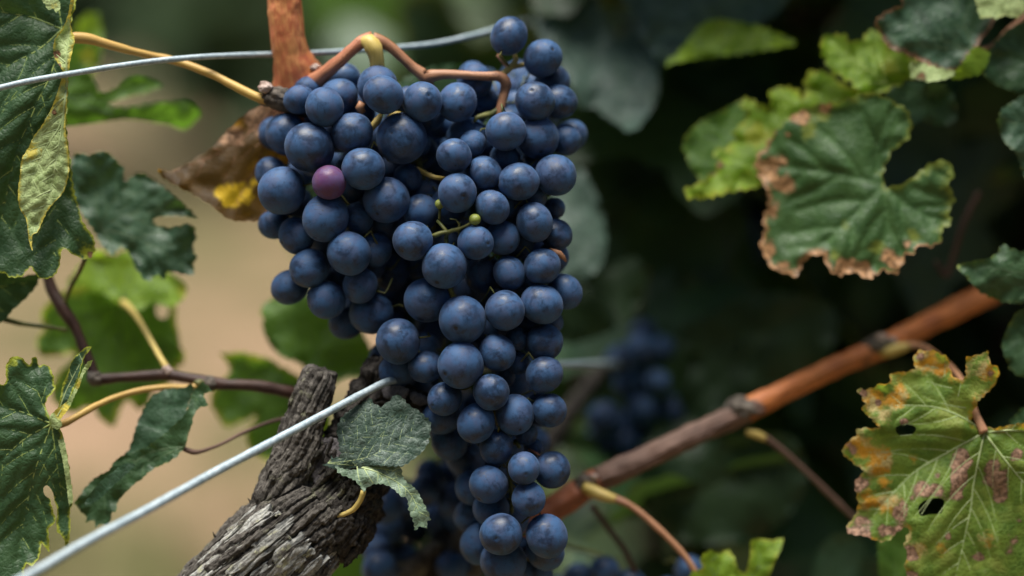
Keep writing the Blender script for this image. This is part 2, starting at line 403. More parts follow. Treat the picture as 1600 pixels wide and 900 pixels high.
M_BARK2 = bark_mat('bark_strip_grey', (0.16, 0.16, 0.15), (0.52, 0.52, 0.48), (0.50, 0.50, 0.32), (0.10, 0.07, 0.048), 0.7)
M_BARK_D = bark_mat('bark_dark', (0.020, 0.017, 0.015), (0.085, 0.075, 0.066), (0.16, 0.16, 0.12), (0.012, 0.010, 0.009), 0.25)
M_BARK_P = bark_mat('bark_plate_mauve', (0.10, 0.09, 0.095), (0.20, 0.185, 0.19), (0.28, 0.28, 0.24), (0.06, 0.05, 0.05), 0.2)

# ------------------------------------------------------------------ leaf builder
def inside(poly, pts):
    x, y = pts[:, 0], pts[:, 1]; r = np.zeros(len(pts), bool); n = len(poly); j = n - 1
    for i in range(n):
        xi, yi = poly[i]; xj, yj = poly[j]
        if yi != yj:
            c = ((yi > y) != (yj > y)) & (x < (xj - xi) * (y - yi) / (yj - yi) + xi)
            r ^= c
        j = i
    return r

def mindist(pts, q, chunk=4000):
    out = np.empty(len(pts))
    for i in range(0, len(pts), chunk):
        d = ((pts[i:i + chunk, None, :] - q[None, :, :]) ** 2).sum(2)
        out[i:i + chunk] = np.sqrt(d.min(1))
    return out

def serrate(poly, per, amp, rng):
    """tooth the margin: short sharp bumps pointing outward"""
    q = resample(poly, 2.2, True); n = len(q)
    t = np.roll(q, -1, 0) - np.roll(q, 1, 0); t /= np.linalg.norm(t, axis=1)[:, None] + 1e-9
    area = 0.5 * np.sum(q[:, 0] * np.roll(q[:, 1], -1) - np.roll(q[:, 0], -1) * q[:, 1])
    nrm = np.stack([t[:, 1], -t[:, 0]], 1) * (1 if area > 0 else -1)
    s = 0; off = np.zeros(n)
    while s < n:
        L = max(3, int(per * rng.uniform(0.6, 1.5) / 2.2)); a = amp * rng.uniform(0.4, 1.3)
        k = np.arange(L) / L; pk = rng.uniform(0.4, 0.7)
        saw = np.where(k < pk, (k / pk) ** 1.2, ((1 - k) / (1 - pk)) ** 0.8)
        e = min(n, s + L); off[s:e] = (a * (saw - 0.45))[:e - s]; s += L
    return q + nrm * off[:, None]

def vein_paths(J, tips, poly, rng, spacing=26, ang=48, sub=True, maxlen=0.6):
    J = np.array(J, float); prim = []
    for tp in tips:
        pts = [J] + [np.array(p, float) for p in (tp if isinstance(tp[0], (tuple, list)) else [tp])]
        if len(pts) == 2:
            m = (pts[0] + pts[1]) / 2; d = pts[1] - pts[0]
            pts.insert(1, m + np.array([-d[1], d[0]]) * rng.uniform(-0.05, 0.05))
        prim.append(resample(catmull(pts, 5), 5))
    sec = []
    if sub:
        for k, pr in enumerate(prim):
            others = np.concatenate([p for j, p in enumerate(prim) if j != k]) if len(prim) > 1 else np.zeros((0, 2))
            L = len(pr) * 5; side = 1; s = spacing * 0.9
            while s < L * 0.93:
                i = min(len(pr) - 2, int(s / 5)); d = pr[i + 1] - pr[i]; d /= np.linalg.norm(d) + 1e-9
                a = R(ang * rng.uniform(0.85, 1.15)) * side
                v = np.array([d[0] * math.cos(a) - d[1] * math.sin(a), d[0] * math.sin(a) + d[1] * math.cos(a)])
                p = pr[i].copy(); path = [p.copy()]; lim = max(20, (L - s) * maxlen + 22)
                while len(path) * 4 < lim:
                    v = v * 0.985 + d * 0.03; v /= np.linalg.norm(v); p = p + v * 4
                    if len(others) and len(path) > 3 and np.min(np.linalg.norm(others - p, axis=1)) < 7: break
                    path.append(p.copy())
                path = np.array(path); ins = inside(poly, path)
                if not ins.all(): path = path[:max(1, int(np.argmin(ins)))]
                if len(path) > 3: sec.append(path)
                side = -side; s += spacing * rng.uniform(0.42, 0.62)
        clean = []
        for p in prim:
            ins = inside(poly, p); ins[:2] = True
            clean.append(p[:max(2, int(np.argmin(ins)))] if not ins.all() else p)
        prim = clean
    return prim, sec

def leaf_geo(outline, J, tips, zf, mapf=Pn, holes=(), per=16, amp=4, spacing=6.0, seed=0, sp2=26, pucker=3.0,
             brown=(), yellow=(), edge_y=0.0, edge_b=0.0, ewid=14.0, wave=3.0, wavelen=60.0, veins=True, vr=(1.7, 0.9), edge_mask=None, smooth_outline=True, unit=None):
    rng = np.random.default_rng(seed + 11)
    poly = catmull(outline, 6, True) if smooth_outline else np.array(outline, float)
    if amp > 0: poly = serrate(poly, per, amp, rng)
    poly = resample(poly, min(3.0, spacing * 0.6), True)
    area = 0.5 * np.sum(poly[:, 0] * np.roll(poly[:, 1], -1) - np.roll(poly[:, 0], -1) * poly[:, 1])
    if area < 0: poly = poly[::-1]
    lo, hi = poly.min(0), poly.max(0)
    gx = np.arange(lo[0], hi[0], spacing); gy = np.arange(lo[1], hi[1], spacing * 0.87)
    X, Y = np.meshgrid(gx, gy); X = X + (np.arange(len(gy)) % 2)[:, None] * spacing / 2
    g = np.stack([X.ravel(), Y.ravel()], 1) + rng.uniform(-0.12, 0.12, (X.size, 2)) * spacing
    g = g[inside(poly, g)]
    g = g[mindist(g, poly) > spacing * 0.5]
    loops = [poly]
    for h in holes:
        hp = resample(catmull(h, 3, True), min(3.0, spacing * 0.6), True)
        ha = 0.5 * np.sum(hp[:, 0] * np.roll(hp[:, 1], -1) - np.roll(hp[:, 0], -1) * hp[:, 1])
        if ha < 0: hp = hp[::-1]
        keep = ~inside(hp, g) & (mindist(g, hp) > spacing * 0.5); g = g[keep]; loops.append(hp)
    allp = []; edges = []
    for L in loops:
        b = len(allp); allp += [tuple(p) for p in L]; edges += [(b + i, b + (i + 1) % len(L)) for i in range(len(L))]
    allp += [tuple(p) for p in g]
    vs_, _, fs, *_ = delaunay_2d_cdt([Vector(p) for p in allp], edges, [], 1, 1e-5)
    v = np.array([(p.x, p.y) for p in vs_]); fs = np.array(fs)
    if len(loops) > 1:
        cen = v[fs].mean(1); k = np.ones(len(fs), bool)
        for hp in loops[1:]: k &= ~inside(hp, cen)
        fs = fs[k]
    prim, sec = vein_paths(J, tips, poly, rng, sp2) if tips else ([], [])
    allv = np.concatenate(prim + sec) if prim else np.array([[1e4, 1e4]])
    pv = np.concatenate(prim) if prim else allv
    def z_of(x, y, q=None):
        if q is None: q = np.stack([x, y], 1)
        vd = mindist(q, allv); pd = mindist(q, pv); ed = mindist(q, poly)
        z = zf(x, y) - pucker * (1 - np.exp(-(vd / 7.0) ** 1.3)) - pucker * 0.8 * (1 - np.exp(-pd / 14.0))
        z = z + wave * n2(x / wavelen, y / wavelen, seed + 3, 2) + wave * 1.6 * np.exp(-ed / 16.0) * n2(x / 26.0, y / 26.0, seed + 5, 2)
        return z, vd, ed
    z, vd, ed = z_of(v[:, 0], v[:, 1], v)
    W = mapf(v[:, 0], v[:, 1], z)
    b = np.zeros(len(v)); ye = np.zeros(len(v))
    nz = n2(v[:, 0] / 30, v[:, 1] / 30, seed + 8, 3)
    nz2 = n2(v[:, 0] / 70, v[:, 1] / 70, seed + 9, 2)
    if edge_b: b = np.maximum(b, edge_b * np.exp(-ed / (ewid * np.clip(1 + 1.3 * nz2, 0.15, 3))))
    if edge_y: ye = np.maximum(ye, edge_y * np.exp(-ed / (ewid * 1.7 * np.clip(1 + nz, 0.3, 2))))
    if edge_mask is not None: b = b * edge_mask(v[:, 0], v[:, 1])
    for (x, y, r, *s) in brown:
        s = s[0] if s else 1.0
        b = np.maximum(b, s * np.clip(1.15 - np.hypot(v[:, 0] - x, v[:, 1] - y) / r + 0.55 * nz, 0, 1))
    for (x, y, r, *s) in yellow:
        s = s[0] if s else 1.0
        ye = np.maximum(ye, s * np.clip(1.15 - np.hypot(v[:, 0] - x, v[:, 1] - y) / r + 0.3 * nz, 0, 1))
    uv = (v - np.array(J)) / 100.0 + seed * 1.7
    F_ = fs[:, ::-1]                                    # front towards the camera
    vv, vf = [], []
    if veins and prim:
        u = unit or S
        for kind, paths in ((0, prim), (1, sec)):
            for p in paths:
                m = len(p)
                if m < 3: continue
                zz, _, _ = z_of(p[:, 0], p[:, 1], p)
                r = (vr[kind] * np.linspace(1.0, 0.35, m)) * u
                c = mapf(p[:, 0], p[:, 1], zz - 0.15 * vr[kind])
                V, T = tube_geo(c, r, 5, cap=False)
                o = sum(len(a) for a in vv); vv.append(V); vf += [tuple(i + o for i in f) for f in T]
    return W, F_, {'yel': ye, 'brn': b, 'vd': np.clip(vd / 100, 0, 1)}, uv, (np.concatenate(vv) if vv else None, vf), z_of

def build_leaf(mat, outline, J, tips, zf, parent=None, label=None, cat='leaf', group=None, vein_mat=None, name='vine_leaf', flat_name=None, extra=None, **kw):
    W, Fc, at, uv, (vv, vf), z_of = leaf_geo(outline, J, tips, zf, **kw)
    z0 = float(zf(np.array([float(J[0])]), np.array([float(J[1])]))[0])
    org = P(J[0], J[1], z0)
    if parent is None:
        root = thing(name, label, cat, org, group)
        blade = solid('blade', W, Fc, mat, root, org, attrs=at, uv=uv)
        holder = root
    else:
        blade = solid(name if name != 'vine_leaf' else 'leaf', W, Fc, mat, parent, org, attrs=at, uv=uv)
        if label: blade['label'] = label
        root = holder = blade
    if vv is not None:
        solid('veins', vv, vf, vein_mat or M_VEIN, holder, org)
    return root

def plane(z0, J, ax=0.0, ay=0.0, cx=0.0, cy=0.0, fold=None):
    """tilted, curved sheet; fold = (nx, ny, c, slope): beyond the line the sheet bends back"""
    def f(x, y):
        dx, dy = np.asarray(x, float) - J[0], np.asarray(y, float) - J[1]
        z = z0 + ax * dx + ay * dy + cx * dx * dx / 100 + cy * dy * dy / 100
        if fold:
            nx, ny, c, sl = fold; t = np.asarray(x) * nx + np.asarray(y) * ny - c
            z = z + sl * np.maximum(t, 0) ** 1.3 / 3
        return z
    return f

# ================================================================== SETTING
def ground_mat():
    n = NT('dry_soil'); co = n.coord()
    a = n.noise(co, 1.9, 3, 0.5); b = n.noise(co, 9.0, 6, 0.7); c_ = n.noise(co, 60.0, 5, 0.7)
    c = n.mix(n.smooth(b, 0.35, 0.65), (0.18, 0.120, 0.076), (0.33, 0.222, 0.140))
    c = n.mix(n.math('MULTIPLY', n.smooth(a, 0.44, 0.54), 0.9), c, (0.085, 0.085, 0.036))
    c = n.mix(n.math('MULTIPLY', n.smooth(c_, 0.5, 0.7), 0.4), c, (0.14, 0.09, 0.05))
    return n.done(n.bsdf(c, 0.95, n.bump(c_, 0.8, 0.01), 0.1))
gx = np.linspace(-150, 150, 61); gy = np.r_[np.linspace(-6, 14, 81), np.linspace(16, 300, 30)]
XX, YY = np.meshgrid(np.sign(gx) * (np.abs(gx) / 150) ** 2 * 150, gy)
ZZ = 0.03 * n2(XX / 0.6, YY / 0.6, 3, 3)
gv = np.stack([XX.ravel(), YY.ravel(), ZZ.ravel() - 0.03], 1); w = len(gx)
gf = [(r * w + c, r * w + c + 1, (r + 1) * w + c + 1, (r + 1) * w + c) for r in range(len(gy) - 1) for c in range(w - 1)]
ground = link('ground', mesh_from('ground', gv, gf, ground_mat()))
tag(ground, 'tan dry soil with sparse green patches between the vine rows', kind='structure')

# a generic five-lobed leaf for the surroundings, in its own plane (units of 1/100 of its width)
def lobed(rng, n=90):
    th = np.linspace(-np.pi, np.pi, n, endpoint=False); r = np.zeros(n)
    for a, L, w_ in ((0, 1.0, 0.62), (1.05, 0.9, 0.58), (-1.05, 0.9, 0.58), (2.05, 0.75, 0.55), (-2.05, 0.75, 0.55)):
        a += rng.uniform(-.12, .12); L *= rng.uniform(0.85, 1.1)
        d = np.abs((th - a + np.pi) % (2 * np.pi) - np.pi); r = np.maximum(r, L * np.exp(-(d / w_) ** 2 * 0.8))
    r = np.maximum(r, 0.55) * (1 - 0.8 * np.exp(-((np.pi - np.abs(th)) / 0.28) ** 2))
    r = r * (1 + 0.035 * np.sin(th * 26 + rng.uniform(0, 6)))
    return np.stack([np.sin(th), -np.cos(th)], 1) * r[:, None] * 55

def generic_leaf(seed, mat):
    rng = np.random.default_rng(seed); o = lobed(rng)
    cup, roll, ph = rng.uniform(-0.35, 0.5), rng.uniform(0.1, 0.6), rng.uniform(0, 6)
    def mp(x, y, z): return np.stack([x / 100.0, -y / 100.0, -z / 100.0], -1)
    def zf(x, y):
        r2 = (x * x + y * y) / 55.0
        return cup * r2 + roll * np.abs(x) * 0.5 + 4 * np.sin(x / 17 + ph) * np.cos(y / 15)
    W, Fc, at, uv, _, _ = leaf_geo(o, (0, 0), [(0, -50), (44, -24), (-44, -24), (38, 22), (-38, 22)], zf, mapf=mp, amp=0, spacing=9, veins=False, seed=seed,
                                   smooth_outline=False, sp2=22, pucker=1.5, wave=2, edge_b=rng.choice([0, 0, 0.4]), edge_y=rng.choice([0, 0.3, 0.6]), ewid=6)
    return mesh_from('leaf', W, Fc, mat, attrs=at, uv=uv)
GL = [generic_leaf(100 + i, m) for i, m in enumerate((M_LF_SHADE, M_LF_SHADE, M_LF_BLUE, M_LF_DARK, M_LF_SHADE, M_LF_DARK))]

def scatter_leaf(parent, p, size, rng, name='leaf', meshes=None, face=None):
    o = link(name, (meshes or GL)[rng.integers(len(meshes or GL))], parent, p)
    d = Vector(face) if face is not None else Vector((rng.normal(0, .6), rng.normal(-0.8, .5), rng.normal(0.6, .5)))
    o.rotation_mode = 'QUATERNION'
    o.rotation_quaternion = d.normalized().to_track_quat('Z', 'Y') @ Matrix.Rotation(rng.uniform(0, 6.28), 3, 'Z').to_quaternion()
    o.scale = (size,) * 3
    return o

# deep foliage of the same vine on the right, behind the bunch: leaves on shoots; unseen ones added above for shade
rng = np.random.default_rng(5)
canopy = thing('grapevine', 'dark leafy inside of the vine filling the right half behind the bunch', 'grapevine', P(1150, 2200, 900))
for k in range(7):
    x0 = 900 + k * 130; zz = rng.uniform(700, 1500)
    pix_tube('shoot', [(x0 + 60, 1500, zz, 20), (x0 + rng.uniform(-60, 60), 800, zz + rng.uniform(-80, 80), 16), (x0 + rng.uniform(-90, 90), 250, zz + 50, 13), (x0 + rng.uniform(-90, 90), -500, zz, 10)], M_CANE_D, canopy, step=40, sides=8)
cnt = 0
for k in range(230):
    z = rng.uniform(650, 2600)
    x = rng.uniform(820, 2100) if z < 1200 else rng.uniform(620, 2300)
    y = rng.uniform(-350, 1150)
    scatter_leaf(canopy, P(x, y, z), rng.uniform(0.08, 0.13), rng)
def cheap_leaf():
    a = np.radians([0, 22, 50, 78, 112, 150, 172, 188, 210, 248, 282, 310, 338]); r = np.array([.56, .40, .52, .36, .44, .40, .16, .16, .40, .44, .36, .52, .40])
    return np.stack([np.sin(a) * r, np.cos(a) * r, 0.10 * r * np.cos(2 * a)], 1)
CF = [(0, i_, i_ + 1) for i_ in range(1, 12)]
cl = cheap_leaf()
def leaf_mass(pts, sizes, faces, mat, parent, org):
    vv, ff = [], []
    for k, (p, s_, d) in enumerate(zip(pts, sizes, faces)):
        q = np.array(Vector(d).normalized().to_track_quat('Z', 'Y').to_matrix())
        a = rng.uniform(0, 6.28); c, s__ = math.cos(a), math.sin(a)
        W = (q @ (cl @ np.array([[c, s__, 0], [-s__, c, 0], [0, 0, 1]])).T).T * s_ + np.array(p)
        o = k * 13; vv.append(W); ff += [(a_ + o, b_ + o, c_ + o) for a_, b_, c_ in CF]
    V = np.concatenate(vv); f = solid('foliage', V, ff, mat, parent, org, uv=V[:, :2] * 3); f['kind'] = 'stuff'
    return f
pts = []; fc = []
for k in range(5200):     # unseen crown leaves added overhead for shade, then the vine's depth behind
    if k < 1300:
        x = rng.uniform(940, 3200); z = rng.uniform(440, 4000); y = rng.uniform(-2600, -330)
    elif k < 2800:
        z = rng.uniform(1500, 2600); x = rng.uniform(960, 2800); y = rng.uniform(-900, 2300)
    else:
        x = rng.uniform(760, 3800); z = rng.uniform(2400, 4200); y = rng.uniform(-1500, 2300)
    pts.append(P(x, y, z)); fc.append((rng.normal(0, .5), rng.normal(-.3, .5), 1 if k < 1300 else .4))
for k in range(700):  # more unseen leaves added overhead to darken what lies behind
    pts.append(P(rng.uniform(960, 2100), rng.uniform(-1200, -400), rng.uniform(360, 1300))); fc.append((rng.normal(0, .4), rng.normal(-.2, .4), 1))
leaf_mass(pts, rng.uniform(.09, .15, len(pts)), fc, M_LF_SHADE, canopy, P(1150, 200, 2400))

# the next row of vines across the path (top left, far out of focus)
row = thing('vine_row', 'blurred dark green row of vines across the path, beyond the cane', 'vine row', (-1.0, 6.6, 0))
vv, ff = [], []
for k in range(24000):
    x = rng.uniform(-5.5, 4.0); h = rng.beta(1.05, 1.5) * 1.7 + 0.14 + 0.1 * math.sin(x * 4); y = 6.8 + rng.normal(0, 0.25)
    q = Vector((rng.normal(0, .6), rng.normal(-.7, .5), rng.normal(.6, .5))).normalized().to_track_quat('Z', 'Y').to_matrix()
    W = (np.array(q) @ cl.T).T * rng.uniform(0.09, 0.15) + np.array([x, y, h + 0.1 * math.sin(x * 3)])
    o = len(vv) * 13; vv.append(W); ff += [(a_ + o, b_ + o, c_ + o) for a_, b_, c_ in CF]
fol = solid('foliage', np.concatenate(vv), ff, M_LF_SHADE, row, (-1.0, 6.6, 0), uv=np.concatenate(vv)[:, :2] * 3); fol['kind'] = 'stuff'
for k in range(8):
    x = -4.3 + k * 1.15 + rng.uniform(-.1, .1)
    V, T = tube_geo([(x, 6.6, -0.05), (x + .03, 6.6, .4), (x - .03, 6.62, .9), (x, 6.6, 1.4)], [.035, .03, .025, .02], 8)
    solid('trunk', V, T, M_BARK_D, row)
# unseen row of vines added behind the camera to block frontal sky light
blocker_row = thing('vine_row', 'row of vines on the near side of the path facing the grapes', 'vine row', (0, -1.5, 0))
vv, ff = [], []
for k in range(7000):
    x = rng.uniform(-4, 4); h = rng.beta(1.4, 1.2) * 2.1 + 0.15; y = -1.6 + rng.normal(0, 0.22)
    q = Vector((rng.normal(0, .6), rng.normal(.7, .5), rng.normal(.6, .5))).normalized().to_track_quat('Z', 'Y').to_matrix()
    W = (np.array(q) @ cl.T).T * rng.uniform(0.10, 0.16) + np.array([x, y, h])
    o = len(vv) * 13; vv.append(W); ff += [(a_ + o, b_ + o, c_ + o) for a_, b_, c_ in CF]
fol = solid('foliage', np.concatenate(vv), ff, M_LF_SHADE, blocker_row, (0, -1.5, 0), uv=np.concatenate(vv)[:, :2] * 3); fol['kind'] = 'stuff'
# low weeds on the path
vv, ff = [], []
for k in range(2600):
    cx = rng.uniform(-3.2, 1.5); cy = rng.uniform(2.0, 6.4)
    if n2(cx * 1.1, cy * 1.1, 4, 2) < 0.15: continue
    for b in range(5):
        a = rng.uniform(0, 6.28); h = rng.uniform(.04, .11); d = np.array([math.cos(a), math.sin(a), 0]) * h * rng.uniform(.2, .7)
        p = np.array([cx + rng.normal(0, .02), cy + rng.normal(0, .02), -0.01]); s = np.array([-math.sin(a), math.cos(a), 0]) * .004
        o = len(vv) * 3; vv.append(np.array([p - s, p + s, p + d + np.array([0, 0, h])])); ff.append((o, o + 1, o + 2))
if vv:
    g = solid('weeds', np.concatenate(vv), ff, plain('weed_green', (0.09, 0.12, 0.03), (0.2, 0.2, 0.08), 20), None, (-1, 4, 0))
    tag(g, 'short green and straw coloured weeds growing on the path soil', 'weeds', kind='stuff')

# ================================================================== BUNCHES OF GRAPES
def sphere_mesh(seed, mat):
    import bmesh
    bm = bmesh.new(); bmesh.ops.create_icosphere(bm, subdivisions=5, radius=1.0)
    co = np.array([v.co[:] for v in bm.verts])
    d = 0.034 * vnoise(co * 1.2 + seed * 5.1, seed) + 0.006 * vnoise(co * 4 + seed, seed + 1)
    pole = np.linalg.norm(co - np.array([0, 0, -1.0]), axis=1)
    d = d - 0.035 * np.exp(-(pole / 0.10) ** 2) + 0.012 * np.exp(-((pole - 0.2) / 0.08) ** 2)
    top = np.linalg.norm(co - np.array([0, 0, 1.0]), axis=1)
    d = d - 0.05 * np.exp(-(top / 0.16) ** 2)
    co = co * (1 + d)[:, None]; co[:, 2] *= (0.97, 1.06, 1.02, 1.10, 0.95, 1.0, 1.03, 1, 1, 1)[seed]; co[:, 0] *= (1.0, 0.96, 1.03, 0.97, 1.0, 1, 1, 1, 1, 1)[seed]
    for v, c in zip(bm.verts, co): v.co = c
    me = bpy.data.meshes.new('grape'); bm.to_mesh(me); bm.free()
    me.polygons.foreach_set('use_smooth', [True] * len(me.polygons)); me.materials.append(mat)
    return me
GM = [sphere_mesh(i, M_GRAPE) for i in range(5)]
GMP = sphere_mesh(7, M_GRAPE_P)

# (x, y, radius, layer) in enlarged-crop units; layer 0 lies in front
C1 = [(1187,160,86,1),(1338,260,88,1),(1378,372,84,2),(1303,452,88,0),(1408,454,78,1),(1215,465,60,3),(1022,340,68,5),(1085,447,62,3),
 (957,456,90,1),(800,455,90,0),(742,444,60,2),(625,422,88,0),(600,388,95,1),(450,358,76,1),(424,432,82,0.6),(362,478,90,0),(250,445,68,1),
 (288,398,62,1),(140,598,76,2),(192,600,96,1),(296,660,114,0),(487,595,92,0.4),(706,618,115,0),(772,640,66,1),(536,755,98,0),(383,815,77,-0.6),
 (125,775,76,2),(172,852,106,0),(640,892,103,0),(735,795,66,1),(998,608,86,1.6),(1023,642,62,1),(942,695,79,0),(1172,588,91,0),(1315,615,94,0.5),
 (1440,625,68,1),(1465,605,74,2),(1395,782,92,0),(1080,775,78,0.6),(1230,810,86,0),(1170,710,70,2),(957,862,88,0),(1290,880,62,1.5),
 (850,730,72,3),(670,760,70,3),(880,560,60,3),(480,760,70,3),(330,720,70,3),(560,560,70,3.2),(1240,560,80,3)]
C2 = [(140,145,68,1),(238,195,84,0.7),(368,115,103,0),(512,120,74,1),(795,90,80,1),(1112,68,76,0),(1162,62,73,1),(1300,135,86,0),(1390,75,50,2),
 (1398,190,70,1),(757,218,87,0),(898,330,101,0),(1038,225,79,0),(1158,204,78,0.4),(1228,228,74,1),(1078,150,34,2),(471,275,101,0),(588,260,76,1.4),
 (295,340,88,0),(208,425,82,0.7),(371,480,85,0),(522,415,82,1),(572,540,94,1),(460,585,76,2),(820,485,103,0.5),(1073,368,88,0.9),(1188,362,74,0.8),
 (1336,332,84,0),(1382,292,75,1),(1333,500,91,0),(1435,445,78,0.8),(1168,530,89,0),(978,570,106,0.2),(1372,575,56,1.5),(1345,670,82,0.7),(1222,655,52,1.4),
 (1134,716,82,0.4),(690,665,104,0.4),(972,772,103,0),(815,780,76,1.2),(1345,815,85,0.1),(1225,762,52,2),(1168,820,46,2),(520,540,76,2.4),
 (660,360,84,2.6),(690,450,84,2.6),(640,560,80,2.5),(850,630,80,2.5),(420,400,76,2.5),(720,790,74,1.8),(1010,430,80,2.4),(1250,600,80,2.6),(1060,620,80,2.6),(620,140,78,2.6),(900,160,76,2.8),(560,330,70,2.4)]
C3 = [(900,108,76,0.5),(1108,80,83,0),(1040,217,86,0.5),(1212,180,90,0.2),(1367,160,77,0.2),(1130,327,77,0.8),(1265,265,52,1.5),(1295,325,44,1.6),
 (1253,418,74,0),(1380,427,84,0.8),(1274,556,78,0),(1355,722,95,0),(1348,790,84,1),(1150,715,95,0.3),(1095,492,88,0.9),(1105,600,84,1.5),(1240,770,44,1.5),
 (1160,838,105,1),(1310,888,72,1.4),(960,330,82,2),(890,235,74,2),(1010,425,74,2),(1170,250,80,2.4),(1060,560,80,2.2),(1200,330,74,2.3),(1190,640,70,2.4),(1240,880,90,1.9)]
G = [(380 + x * .35, y * .35, r * .35, l) for x, y, r, l in C1] + [(380 + x * .35, 300 + y * .35, r * .35, l) for x, y, r, l in C2] + \
    [(380 + x * .35, 585 + y * .35, r * .35, l) for x, y, r, l in C3]

bunch = thing('grape_bunch', 'large in-focus bunch of blue-black grapes hanging from the red-brown cane', 'grape bunch', P(583, 60, 40))
def axis_at(y):            # where the central stalk of the bunch runs
    return np.interp(y, [100, 300, 500, 700, 900], [660, 670, 720, 790, 800]), np.interp(y, [100, 300, 500, 900], [70, 95, 80, 60])

def filler(G, n, rng, zl=2.6, r=(24, 29)):
    A = np.array([g[:3] for g in G]); out = []
    x0, x1, y0, y1 = A[:, 0].min(), A[:, 0].max(), A[:, 1].min(), A[:, 1].max(); tries = 0
    while len(out) < n and tries < 20000:
        tries += 1; x, y = rng.uniform(x0, x1), rng.uniform(y0, y1); rr = rng.uniform(*r)
        d = np.hypot(A[:, 0] - x, A[:, 1] - y); near = np.sort(d)[:4]
        ang = np.sort(np.arctan2(A[d < 95][:, 1] - y, A[d < 95][:, 0] - x))
        if len(ang) < 6: continue
        if np.max(np.diff(np.r_[ang, ang[0] + 2 * np.pi])) > 1.5: continue
        if out and np.min(np.hypot(np.array(out)[:, 0] - x, np.array(out)[:, 1] - y)) < 40: continue
        out.append((x, y, rr, zl + rng.uniform(0, .6)))
    return out
def place_bunch(G, parent, base_z, axis, meshes, rng, gap=0.93, z_env=None, stems=True, mat_stem=None):
    order = sorted(range(len(G)), key=lambda i: G[i][3] + 0.001 * i); done = []
    for i in order:
        x, y, r, l = G[i]
        z = base_z + (z_env(x, y) if z_env else 0) + l * 24
        for (X, Y, Z, RR, L) in done:
            d2 = (x - X) ** 2 + (y - Y) ** 2; t = (r + RR) * gap
            if d2 < t * t and Z + math.sqrt(t * t - d2) > z:
                z = Z + math.sqrt(t * t - d2)
        done.append((x, y, z, r, l))
        ax_x, ax_z = axis(y)
        c = P(x, y, z); a = P(ax_x, y - 30 if y > 230 else y + 25, ax_z + base_z)
        if x > 735 and y < 270: a = P(800, 160, base_z + 120)
        if (a - c).length > 52 * S: a = c + (a - c).normalized() * 52 * S
        o = link('grape', meshes[rng.integers(len(meshes))], parent, c)
        # keep the picture size: the further back the bigger
        rr = r * S * (FOC + z * S) / FOC
        o.scale = (rr, rr, rr)
        out = (c - a); out = out.normalized() + Vector((rng.normal(0, .35), rng.normal(-.1, .35), rng.normal(-.35, .35)))
        o.rotation_mode = 'QUATERNION'
        o.rotation_quaternion = (-out).normalized().to_track_quat('Z', 'Y') @ Matrix.Rotation(rng.uniform(0, 6.28), 3, 'Z').to_quaternion()
        if stems and not (x < 735 and y < 260):
            s0 = c - out.normalized() * rr * 0.93; s2 = a; s1 = s0 - out.normalized() * rr * .5
            path = [s0, s1, s1.lerp(s2, .5) + Vector((0, 0, -2 * S)), s2]
            V, T = tube_geo(catmull(np.array([p[:] for p in path]) / S, 12) * S, 1.4 * S, 6)
            stem_acc.append((V, T))
    return done
stem_acc = []
def flush_stems(parent, mat, name='pedicels'):
    vv, ff, o = [], [], 0
    for V, T in stem_acc:
        vv.append(V); ff += [tuple(i + o for i in t) for t in T]; o += len(V)
    solid(name, np.concatenate(vv), ff, mat, parent); stem_acc.clear()
grng = np.random.default_rng(21)
def env(x, y):
    cx, _ = axis_at(y); hw = np.interp(y, [60, 300, 500, 700, 900], [250, 250, 190, 110, 90])
    t = min(1.2, abs(x - cx) / hw)
    e = 55 * t * t
    if x > 640 and y < 300: e += 30 * (300 - y) / 200
    return e
G += [(800, 597, 28, 2.0), (790, 560, 25, 2.6), (622, 578, 29, 1.6), (600, 560, 26, 2.3), (652, 612, 27, 2.2), (690, 652, 28, 1.8), (702, 692, 29, 1.8), (727, 716, 29, 1.9), (738, 762, 28, 1.8), (762, 690, 27, 2.2), (835, 690, 24, 2.4), (846, 640, 26, 2.4), (738, 805, 28, 1.9), (660, 545, 27, 2.3), (748, 850, 30, 1.6), (730, 690, 28, 2.6), (800, 640, 27, 2.4), (640, 640, 24, 2.6)]
G += filler(G, 80, grng)
G += filler(G, 70, grng, 5.0, (28, 34))
pos = place_bunch(G, bunch, -45, axis_at, GM, grng, z_env=env)
for o in bunch.children:
    if o.name.startswith('grape'):
        w_ = wloc(o) - P(380 + 383 * .35, 815 * .35, 0)
        if Vector((w_.x, 0, w_.z)).length < 6 * S: o.data = GMP; o['label'] = 'small unripe violet grape between the blue ones'
flush_stems(bunch, M_STALK_G)
# central stalk, hidden inside
pix_tube('rachis', [(590, 100, 35, 8), (640, 200, 55, 6), (670, 320, 60, 5), (720, 500, 50, 4.5), (790, 700, 40, 4), (800, 860, 40, 3)], M_STALK_G, bunch)

